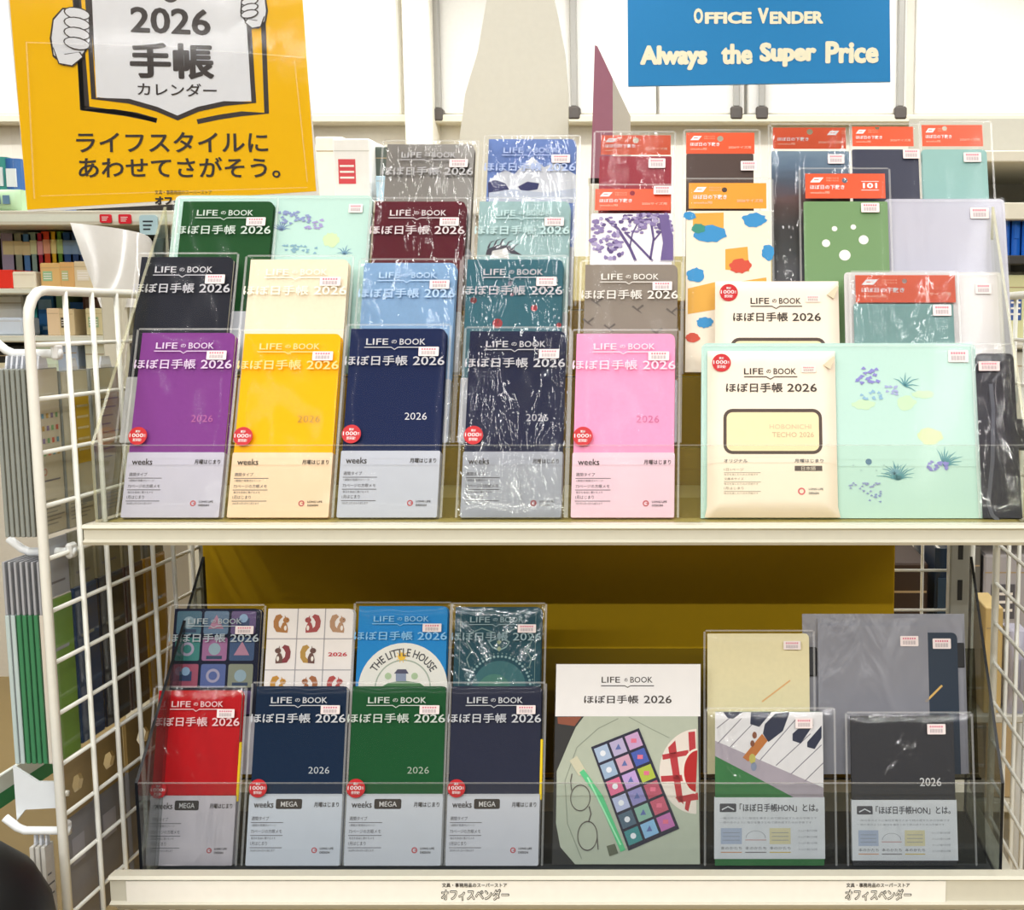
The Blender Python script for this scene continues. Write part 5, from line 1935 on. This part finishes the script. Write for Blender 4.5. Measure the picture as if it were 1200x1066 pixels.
# second level books
for i, (x0, x1, y0, c, bnd, lab) in enumerate([
        (4, 17, 273, '9a90a8', 'd8cc9c', 'mauve book at the left end of the dark shelf below the poster'),
        (17.5, 27, 273, '8c9480', 'd8cc9c', 'grey green book second on the dark shelf below the poster'),
        (27.5, 36, 274, '4c80b8', 'd8cc9c', 'mid blue book third on the dark shelf below the poster'),
        (36.5, 44, 272, '86a49a', 'd8e0b0', 'pale sage book left of the red spines below the poster'),
        (44.5, 51, 273, 'a81c3c', 'e0a0a8', 'crimson book on the dark shelf below the poster'),
        (51.5, 60, 271, 'd8481c', 'f0b090', 'orange red book on the dark shelf below the poster'),
        (60.5, 67, 271, 'e0b41c', 'f4e4a0', 'yellow book on the dark shelf below the poster'),
        (67.5, 74, 271, '5c8c2c', 'b8d890', 'leaf green book on the dark shelf below the poster'),
        (74.5, 84, 272, '1c4c8c', '8cacd0', 'royal blue book on the dark shelf below the poster'),
        (84.5, 93, 272, '284a80', '8cacd0', 'slate blue book right of the royal blue one on the dark shelf'),
        (93.5, 101, 273, '203c70', '8cacd0', 'dark blue book left of the purple one on the dark shelf'),
        (101.5, 109, 273, '5c2450', 'b090b0', 'dark purple book at the right of the dark shelf, by the white curled sheet')]):
    px_thing('book', lab, 'book', GB, YB + .12, x0, x1, y0, 330, .18, book_b(c, bnd), zB)
px_thing('file_box', 'bright red file box at the left frame edge under the mauve book', 'box', GB, YB + .02, -10, 14, 316, 337, .10, carton_b('e83424', None, False), zB)
px_thing('file_box', 'cream file box right of the bright red one on the left shelves', 'box', GB, YB + .02, 15, 41, 318, 337, .09, carton_b('efe8d4', None), zB)
px_thing('file_box', 'low tan box in front of the orange and yellow books, with green front', 'box', GB, YB + .02, 48, 70, 308, 337, .09, carton_b('e0b878', '9cc498'), zB)
px_thing('file_box', 'low amber box right of the green fronted one on the left shelves', 'box', GB, YB + .02, 71, 86, 307, 337, .09, carton_b('dcae70', 'b8c08c'), zB)
px_thing('file_box', 'pale beige box between the amber box and the curled white sheet', 'box', GB, YB + .02, 87, 116, 306, 337, .09, carton_b('dccba8', 'e8e0d0'), zB)
# third level, seen through the grid
for (x0, x1, y0, c, bnd, lab) in [
        (37, 44, 346, '4cb8b4', None, 'turquoise book behind the top left of the wire grid'),
        (44.5, 62, 344, '2c6ca8', '9cc0dc', 'wide blue book behind the top left of the wire grid'),
        (68, 80, 344, 'a4cca4', None, 'pale green book behind the wire grid, right of the wide blue one'),
        (84, 97, 354, '3470b8', None, 'small blue book behind the wire grid top row'),
        (99, 124, 344, '8c5c4c', 'b08c78', 'brown book behind the wire grid, above a cream box')]:
    px_thing('book', lab, 'book', GB, YB + .12, x0, x1, y0, 390, .16, book_b(c, bnd), zC)
for (x0, x1, y0, c, l, lab) in [
        (-12, 25, 372, 'd0dcec', None, 'pale blue box left of the wire grid'),
        (-12, 26, 346, 'f0efea', None, 'white box on the shelves left of the grid, above the pale blue box'),
        (56, 69, 361, 'e8ceaa', None, 'narrow pinkish tan box behind the wire grid'),
        (70, 86, 362, 'd8c49c', '4c4436', 'square tan box behind the wire grid with dark mark'),
        (101, 125, 361, 'd4caa0', '98b088', 'cream box with green label behind the wire grid'),
        (129, 153, 346, 'cfc8ac', None, 'greyish cream box behind the right part of the grid')]:
    px_thing('file_box', lab, 'box', GB, YB + (.005 if y0 > 350 else .09), x0, x1, y0, 391, .07, carton_b(c, l), zC)
for (x0, x1, y0, c, l, lab) in [
        (-12, 26, 404, '2a2a28', 'e8e0c0', 'black box low on the far shelves, left of the grid'),
        (38, 66, 401, 'dcecd8', None, 'pale mint box on the lowest far shelf behind the grid'),
        (70, 90, 400, 'b0c0d8', None, 'pale blue grey box on the lowest far shelf'),
        (102, 126, 402, 'e4e8d8', None, 'off white box on the lowest far shelf behind the grid'),
        (130, 154, 402, '8c8c80', None, 'grey box at the right of the lowest far shelf')]:
    px_thing('file_box', lab, 'box', GB, YB + .02, x0, x1, y0, 460, .2, carton_b(c, l), zD)


def curled_sheet():
    Y = 2.3
    c = at(130, 345, Y)
    e = empty('plastic_sheet', (c.x, Y, 0), (0, 0, 0), 'glossy white plastic end sheet curling beside the poster, above the grid', 'plastic sheet')
    b = MB()

    def P(u, v):
        # bottom edge from (118,350) to (172,350); top edge from (83,262) to (165,282)
        bx, by = 118 + (176 - 118) * u, 360
        tx, ty = 82 + (163 - 82) * u, 261 + 20 * u * u
        q = at(bx + (tx - bx) * v, by + (ty - by) * v, Y)
        return (q.x - c.x, 0.10 * math.sin(u * math.pi) * v + 0.05 * u * u, q.z)
    b.quadsheet(P, 14, 14, mat('c6c4c0', 0.15, 0.6))
    b.quadsheet(lambda u, v: (P(1 - u, v)[0], P(1 - u, v)[1] + .003, P(1 - u, v)[2]), 14, 14, mat('e8e6e0', 0.2, 0.6))
    b.build('sheet', e)
    f = MB()
    z = at(130, 360, Y).z
    f.bbox(-.02, .02, .0, .02, .02, z + .03, METAL_W)
    f.bbox(-.12, .12, -.1, .14, 0, .02, METAL_W)
    f.build('stand', e)


curled_sheet()

# --- between poster and planners: boxes on a far shelf
YM = 3.2


def far_counter():
    xl = at(112, 300, YM).x; xr = at(560, 300, YM).x
    z = at(400, 236, YM).z
    e = empty('counter', ((xl + xr) / 2, YM, 0), (0, 0, 0), 'far store counter seen between the poster and the planners', 'counter')
    hw = (xr - xl) / 2
    b = MB(); b.bbox(-hw, hw, -.02, .45, z - .03, z, METAL_W); b.build('counter_top', e)
    b = MB(); b.bbox(-hw + .02, hw - .02, 0, .44, 0.0, z - .03, mat('b8b0a0', .6)); b.build('body', e)
    return z


zM = far_counter()
GM = 'goods on the far counter'
px_thing('carton', 'white carton with red label on the far counter, right of the poster', 'box', GM, YM + .05, 392, 433, 162, 236, .2, carton_b('f4f2ee', 'd84c54'), zM)
px_thing('carton', 'open white carton behind the red labelled one, poster side', 'box', GM, YM + .3, 372, 402, 160, 236, .12, carton_b('f6ecdc', None), zM)
px_thing('carton', 'dark grey box behind the metallic grey planner on the far counter', 'box', GM, YM + .1, 436, 458, 172, 236, .2, carton_b('5c6660', None), zM)
px_thing('carton', 'small pale blue carton low on the far counter beside the grey planner', 'box', GM, YM + .02, 441, 456, 206, 236, .06, carton_b('bcdcf0', None), zM)
px_thing('carton', 'black box between the metallic grey planner and the blue planner', 'box', GM, YM + .1, 556, 566, 166, 236, .2, carton_b('2c2624', None), at(0, 236, YM).z)
px_thing('sticky_note', 'yellow paper note on the wall between the pilaster and the pale panel', 'paper note', None, 4.49, 545, 562, 142, 165, .006,
         lambda e, w, h, dp: (lambda b: (b.bbox(-w / 2, w / 2, 0, dp, 0, h, mat('f4e49c', .7), .001), b.build('paper', e)))(MB()))
px_thing('tan_parcel', 'tan paper parcel behind the green planner, below the poster', 'box', GM, YM - .03 + .05, 168, 190, 275, 300, .08, carton_b('d0a878', None), at(0, 302, YM).z)


# ------------------------------------------------------------------ packs hung outside the left grid, seen through its wires
def hung_pack(X, y0, y1, hz0, hz1, th, builder, name, label, cat, group, side=1):
    """flat pack parallel to the side grid; local x runs to the back (left grid), z up"""
    e = empty(name, (X, (y0 + y1) / 2, EYE - hz1), (0, 0, math.radians(90 * side)), label, cat, group)
    builder(e, y1 - y0, hz1 - hz0, th)
    return e


def calendar_b(col, kind, edge='8e938e'):
    def mk(e, w, h, t):
        b = MB()
        b.bbox(-w / 2, w / 2, 0, t, 0, h * .93, mat(edge, .5), .0005)
        b.rect(-w / 2 + .001, w / 2 - .001, .001, h * .93 - .001, -.0003, mat(col, .7))
        X = lambda f: -w / 2 + w * f
        Z = lambda f: h * .93 * (1 - f)
        if kind == 'icons':
            cs = ['c06050', '6090a0', 'b0904c', '807090', '70a070']
            for r in range(4):
                for c in range(5):
                    b.rect(X(.12 + .17 * c), X(.21 + .17 * c), Z(.30 + .075 * r), Z(.27 + .075 * r), -.0006, mat(cs[(r + c) % 5], .7))
            b.ring(X(.3), Z(.62), w * .05, w * .075, -.0006, mat('b06a58'), 14)
            b.rect(X(.15), X(.85), Z(.68), Z(.67), -.0006, INK_GREY)
        elif kind == 'label':
            b.rect(X(.45), X(.98), Z(.60), Z(.16), -.0006, mat('c4a01c', .5))
            for r in range(5):
                b.rect(X(.5), X(.92), Z(.24 + .07 * r), Z(.225 + .07 * r), -.0009, mat('efe4b0', .6))
            b.rect(X(.52), X(.92), Z(.86), Z(.80), -.0006, mat('8a8a80'))
        else:
            for r in range(9):
                b.rect(X(.1), X(.1 + .7 * (0.6 + .4 * ((r * 3) % 4) / 3)), Z(.16 + .055 * r), Z(.15 + .055 * r), -.0006, INK_GREY)
        for r in range(7):
            b.rect(X(.08), X(.08 + .84 * (0.7 + .3 * ((r * 5) % 3) / 2)), Z(.80 + .024 * r), Z(.792 + .024 * r), -.0006, mat('8c8a80'))
        b.build('calendar', e)
        s = MB()
        s.box(-w / 2 - .001, w / 2 + .001, -.0012, -.0009, 0, h * .95, M_FILM)
        s.build('clear_sleeve', e)
        tb = MB()
        tb.prism([(-w * .18, h * .93), (w * .18, h * .93), (w * .12, h), (-w * .12, h)], 0.0, t * .5, mat('d8dce4', .4))
        tb.build('hang_tab', e)
    return mk


def filepack_b(col, head, body_edge=None):
    def mk(e, w, h, t):
        b = MB()
        b.bbox(-w / 2, w / 2, 0, t, 0, h * .74, mat(body_edge or col, .45), .0005)
        b.rect(-w / 2 + .001, w / 2 - .001, .001, h * .74 - .001, -.0003, mat(col, .5, vary=.12, scale=50))
        b.rect(-w * .32, w * .25, h * .5, h * .515, -.0006, mat(head, .6))
        b.build('file', e)
        c = MB()
        c.bbox(-w / 2, w / 2, t * .2, t * .8, h * .74, h, mat(head, .6), .0004)
        c.rect(-w * .3, w * .3, h * .80, h * .81, t * .2 - .0004, INK_GREY)
        c.build('header_card', e)
        s = MB()
        s.box(-w / 2 - .001, w / 2 + .001, -.0012, -.0009, 0, h, M_FILM)
        s.build('clear_sleeve', e)
    return mk


def slotpack_b(col, head):
    def mk(e, w, h, t):
        b = MB()
        b.bbox(-w / 2, w / 2, 0, t, 0, h * .68, mat(col, .35, vary=.08, scale=60), .0005)
        b.rect(-w * .34, w * .1, h * .40, h * .55, -.0004, mat('a8a8b4', .5))
        b.rect(-w * .34, w * .3, h * .14, h * .16, -.0004, mat('9a9aa2', .5))
        b.build('pack', e)
        c = MB()
        z0, z1 = h * .68, h
        # header card with a hexagonal hanging slot
        sx, sz = w * .2, (z1 - z0) * .14
        cz = (z0 + z1) / 2
        hexa = [(-sx, cz), (-sx * .6, cz - sz), (sx * .6, cz - sz), (sx, cz), (sx * .6, cz + sz), (-sx * .6, cz + sz)]
        rim = [(-w / 2, cz), (-w / 2, z0), (w / 2, z0), (w / 2, cz), (w / 2, z1), (-w / 2, z1)]
        c.add([(p[0], 0, p[1]) for p in hexa + rim] + [(p[0], t * .6, p[1]) for p in hexa + rim],
              [(i, i + 6, (i + 1) % 6 + 6, (i + 1) % 6) for i in range(6)] + [((i + 1) % 6 + 12, (i + 1) % 6 + 18, i + 18, i + 12) for i in range(6)] +
              [(i, (i + 1) % 6, (i + 1) % 6 + 12, i + 12) for i in range(6)] + [(i + 6, i + 18, (i + 1) % 6 + 18, (i + 1) % 6 + 6) for i in range(6)], mat(head, .6))
        c.build('header_card', e)
    return mk


GH = 'packs hanging outside the left wire grid'
XG = -0.650
for k in range(7):
    if k == 0:
        lab = 'cream calendar with small coloured icons hanging outside the left grid, innermost of its stack'
    elif k == 6:
        lab = 'outermost grey edged pack of the calendar stack left of the grid post'
    else:
        lab = 'one of the grey edged calendar packs stacked left of the grid post'
    hung_pack(XG - .0050 * k, 1.158, 1.206, .036, .207, .0035, calendar_b('beb7a0', 'icons'), 'hanging_calendar', lab, 'calendar', 'stack of hung calendars left of the grid post')
hung_pack(XG, 1.210, 1.262, .040, .208, .004, calendar_b('bdb79c', 'label'), 'hanging_calendar', 'cream calendar with a mustard yellow label seen through the left grid', 'calendar', GH)
hung_pack(XG, 1.268, 1.336, .040, .208, .004, calendar_b('aca78c', 'lines'), 'hanging_calendar', 'beige calendar with printed lines deeper behind the left grid', 'calendar', GH)
for k in range(8):
    if k == 0:
        lab = 'bright green file pack with grey header behind the left grid, next to its post'
    elif k == 7:
        lab = 'outermost pale pack of the green stack at the left frame edge'
    else:
        lab = 'one of the green edged file packs stacked on a hook left of the grid post'
    col = '78a040' if k == 0 else ('5c9c70' if k < 7 else 'd4d4d8')
    hung_pack(XG - .0055 * k, 1.163, 1.206, .212 + (.02 if k > 0 else 0), .432, .004, filepack_b(col, 'a4a6ac', '3f8058' if k in (2, 3, 4, 5) else ('d8d0c4' if k in (0, 1) else 'b8c8c8')), 'file_pack', lab, 'file pack', 'stack of green file packs left of the grid post')
for (y0, y1, c, h, lab) in ((1.210, 1.255, '2c4468', '8c8a76', 'navy file pack behind the left grid, second from its post'),
                            (1.260, 1.311, '282a34', '86826a', 'charcoal file pack behind the left grid, third from its post'),
                            (1.316, 1.357, '4c342c', '7c7458', 'dark brown file pack behind the left grid, fourth from its post'),
                            (1.362, 1.412, 'a87c14', '6c6c68', 'amber file pack deepest behind the left grid')):
    hung_pack(XG, y0, y1, .212, .428, .006, filepack_b(c, h), 'file_pack', lab, 'file pack', GH)
for (y0, y1, c, h, lab) in ((1.168, 1.222, '909096', 'a08c64', 'grey pack with tan slotted card low behind the left grid, nearest its post'),
                            (1.228, 1.290, '808086', '988050', 'middle grey pack with tan slotted card, low behind the left grid'),
                            (1.298, 1.372, '74747a', '907848', 'rearmost grey pack with tan slotted card, low behind the left grid')):
    hung_pack(XG, y0, y1, .434, .615, .006, slotpack_b(c, h), 'hanging_pack', lab, 'pack', GH)
for k in range(3):
    lab = ('inner', 'middle', 'outer')[k] + ' one of three pale flat packs at the foot of the left grid post'
    hung_pack(XG - .012 - .0055 * k, 1.150, 1.166, .497, .70, .004, calendar_b('e4e0dc', 'lines', 'd4d2cc'), 'hanging_pack', lab, 'pack', 'pale packs at the foot of the grid post')


def peg(Y, hz, length, label, up=True):
    e = empty('peg_hook', (GXL, Y, EYE - hz), (0, 0, 0), label, 'hook', 'white peg hooks on the left grid')
    b = MB()
    pts = [(0.004, 0, 0), (-length * .68, 0, 0), (-length * .8, 0, .003), (-length, 0, .013)]
    b.tube(pts, .0042, mat('eef2f4', .3), 8)
    b.build('peg', e)
    c = MB()
    c.bbox(-.003, .003, -.007, .007, -.006, .009, mat('e4e6e6', .4), .002)
    c.build('clip', e)


peg(1.143, .491, .058, 'white bent peg hook sticking out left at the foot of the grid post')
peg(1.182, .034, .06, 'white peg hook carrying the calendar stack')
peg(1.185, .226, .06, 'white peg hook carrying the green file stack')


def ticket():
    e = empty('ticket_holder', (-.668, 1.150, EYE - .467), (0, 0, 0), 'white ticket holder plate beside the lower left of the grid post', 'ticket holder')
    b = MB()
    b.prism([(-.019, -.017), (-.010, -.006), (.026, -.004), (.026, .022), (.004, .022), (-.019, .038)], 0, .003, mat('dde2e6', .4))
    b.build('plate', e)
    r = MB()
    r.tube([(.024, .0015, .01), (.032, .0015, .01)], .003, WIRE_W, 8)
    r.build('rod', e)
    s = empty('price_strip', (-.75, 1.16, EYE - .492), (0, 0, math.radians(90)), 'green and white price strip slanting in at the lower left edge', 'price strip')
    b = MB()
    b.bbox(-.06, .18, 0, .004, -.012, .022, mat('e6eee4', .5), .001)
    b.rect(-.06, .18, -.012, .004, -.0004, mat('2c8a54', .5))
    b.build('strip', s)


ticket()


def bin_():
    e = empty('waste_bin', (-.672, 1.0, 0), (0, 0, 0), 'black rounded bin top at the lower left corner', 'bin')
    prof = [(.0, .905), (.03, .902), (.055, .892), (.075, .872), (.088, .842), (.093, .80), (.093, .785)]
    body = [(.090, .785), (.090, .60), (.085, .05), (.08, 0.0), (0, 0)]
    n = 28
    for nm, pr, m in (('dome_lid', prof, mat('0c0c0e', .5)), ('body', body, mat('101012', .6))):
        b = MB()
        vs = []
        for (r, z) in pr:
            for i in range(n):
                a = 2 * math.pi * i / n
                vs.append((r * math.cos(a), r * math.sin(a), z))
        b.add(vs, [(k * n + i, (k + 1) * n + i, (k + 1) * n + (i + 1) % n, k * n + (i + 1) % n) for k in range(len(pr) - 1) for i in range(n)], m, True)
        b.build(nm, e)


bin_()

# --- right: shelving beyond the rack
YR = 2.2


def right_shelving():
    xl = at(1098, 300, YR).x; xr = at(1420, 300, YR).x
    e = empty('bookcase', ((xl + xr) / 2, YR, 0), (0, 0, 0), 'white store shelving with blue binders at the right edge', 'shelving')
    hw = (xr - xl) / 2
    ys = [(176, .020), (237, .030), (299, .016), (398, .016), (500, .016), (610, .016), (760, .02), (940, .02)]
    out = []
    for py, hh in ys:
        z = at(1190, py, YR).z
        b = MB()
        b.bbox(-hw, hw, 0, .36, z - hh, z, mat('e6e2d2', .4) if py < 250 else (mat('3c3a38', .5) if py == 299 else METAL_W), .002)
        b.build('shelf_board', e)
        out.append(z)
    b = MB()
    b.box(-hw, hw, .36, .37, 0, at(1190, 100, YR).z, mat('c9c7bd', .6))
    b.build('back_panel', e)
    b = MB()
    b.bbox(-hw - .01, -hw + .006, 0.02, .36, 0, at(1190, 176, YR).z, mat('cfcdc2', .5), .002)
    b.build('side_panel', e)
    return out


zr = right_shelving()
GR = 'goods on the right hand shelving'
for i, (x0, x1, lab) in enumerate(((1172, 1184, 'leftmost of the bright blue binders at the right edge'), (1185, 1196, 'middle one of the bright blue binders at the right edge'), (1197, 1212, 'rightmost bright blue binder, cut by the right frame edge'))):
    px_thing('ring_binder', lab, 'binder', GR, YR + .03, x0, x1, 259, 298, .22, binder_b('1c68d0', '1c68d0'), zr[2])
for (x0, x1, y0, k, c, l, lab) in (
        (1150, 1176, 330, 3, 'd4d8cc', '8ca4c8', 'pale box with a blue patch on the right shelving, below the binders'),
        (1178, 1210, 322, 3, 'd8d8a8', '3c5ca0', 'yellowish box with a dark blue patch at the right edge'),
        (1120, 1160, 420, 4, 'c8c8be', None, 'grey box on the right shelving behind the navy cover'),
        (1163, 1215, 412, 4, 'dcdcd2', 'b8c0c0', 'white box behind the crinkled bag at the right edge'),
        (1120, 1165, 520, 5, 'b4b4a4', None, 'dull grey box low behind the navy cover'),
        (1168, 1215, 525, 5, 'd8d0b4', 'a8a890', 'cream box behind the foot of the crinkled bag'),
        (1115, 1150, 640, 6, '6c6a64', None, 'dark grey box beyond the rear grid on the right shelving'),
        (1160, 1215, 650, 6, 'b0acb0', '5c5a60', 'lilac grey box with dark label beyond the right grid'),
        (1115, 1160, 790, 7, '7c766c', None, 'brownish grey box low beyond the right grid'),
        (1165, 1215, 800, 7, 'c0a880', None, 'tan box low beyond the right grid')):
    px_thing('storage_box', lab, 'box', GR, YR + .02, x0, x1, y0, 400, .25, carton_b(c, l), zr[k])


# --- just behind the rack on the right: a low trolley of cartons
def trolley():
    Y = 1.72
    xl = at(1040, 800, Y).x; xr = at(1260, 800, Y).x
    e = empty('trolley', ((xl + xr) / 2, Y, 0), (0, 0, 0), 'grey wire trolley behind the right end of the rack', 'trolley')
    hw = (xr - xl) / 2
    zt = at(1160, 838, Y).z
    for z in (zt, .15):
        b = MB()
        b.bbox(-hw, hw, 0, .3, z - .012, z, mat('c8c8c2', .4), .002)
        b.build('deck', e)
    for x in (-hw + .01, hw - .01):
        for y in (.012, .288):
            b = MB()
            b.tube([(x, y, 0), (x, y, zt)], .008, mat('d0d0ca', .3), 8)
            b.build('post', e)
    return Y, zt


YT, zt = trolley()
px_thing('carton', 'tan cardboard piece with folded flap beyond the right grid', 'box', 'cartons on the trolley', YT + .01, 1152, 1176, 712, 838, .1, carton_b('cdb47c', None), zt)
px_thing('ring_binder', 'dark navy binder behind the wire at the right end of the yellow board', 'binder', 'cartons on the trolley', YT + .03, 1092, 1112, 642, 838, .2, binder_b('16283c', '24384c'), zt)
px_thing('carton', 'dark brown carton behind the right end of the yellow board', 'box', 'cartons on the trolley', YT + .03, 1042, 1088, 660, 838, .2, carton_b('3a2c24', None), zt)
px_thing('packet', 'pale lilac packet beyond the right grid, beside the tan cardboard', 'packet', 'cartons on the trolley', YT + .01, 1180, 1204, 740, 838, .05, packet_b('b4b4c8', '9c9cac'), zt)


# --- small tags hanging from the front edge of the shelves across the aisle
def tag_b(col, mark):
    def mk(e, w, h, dp):
        b = MB()
        b.prism(rrect(-w / 2, w / 2, 0, h, min(w, h) * .15, 3), 0, dp, mat(col, .5))
        b.build('card', e)
        m = MB()
        for k in range(3):
            m.rect(-w * .3, w * (.1 + .08 * k), h * (.24 + .2 * k), h * (.32 + .2 * k), -.0006, mat(mark, .6))
        m.build('print', e)
    return mk


for (x0, x1, y0, y1, c, m, lab) in ((117, 130, 251, 261, 'd81c30', 'f4e0e0', 'left small red price tag under the poster, above the curled white sheet'),
                                    (139, 153, 251, 262, 'd81c30', 'f4e0e0', 'right small red price tag under the poster, above the curled white sheet'),
                                    (164, 184, 252, 275, 'b4d4e0', '28303c', 'pale blue shelf card with dark print above the tan parcel, below the poster')):
    px_thing('price_tag', lab, 'price tag', 'tags on the shelf edge across the aisle', YB - .016, x0, x1, y0, y1, .003, tag_b(c, m))
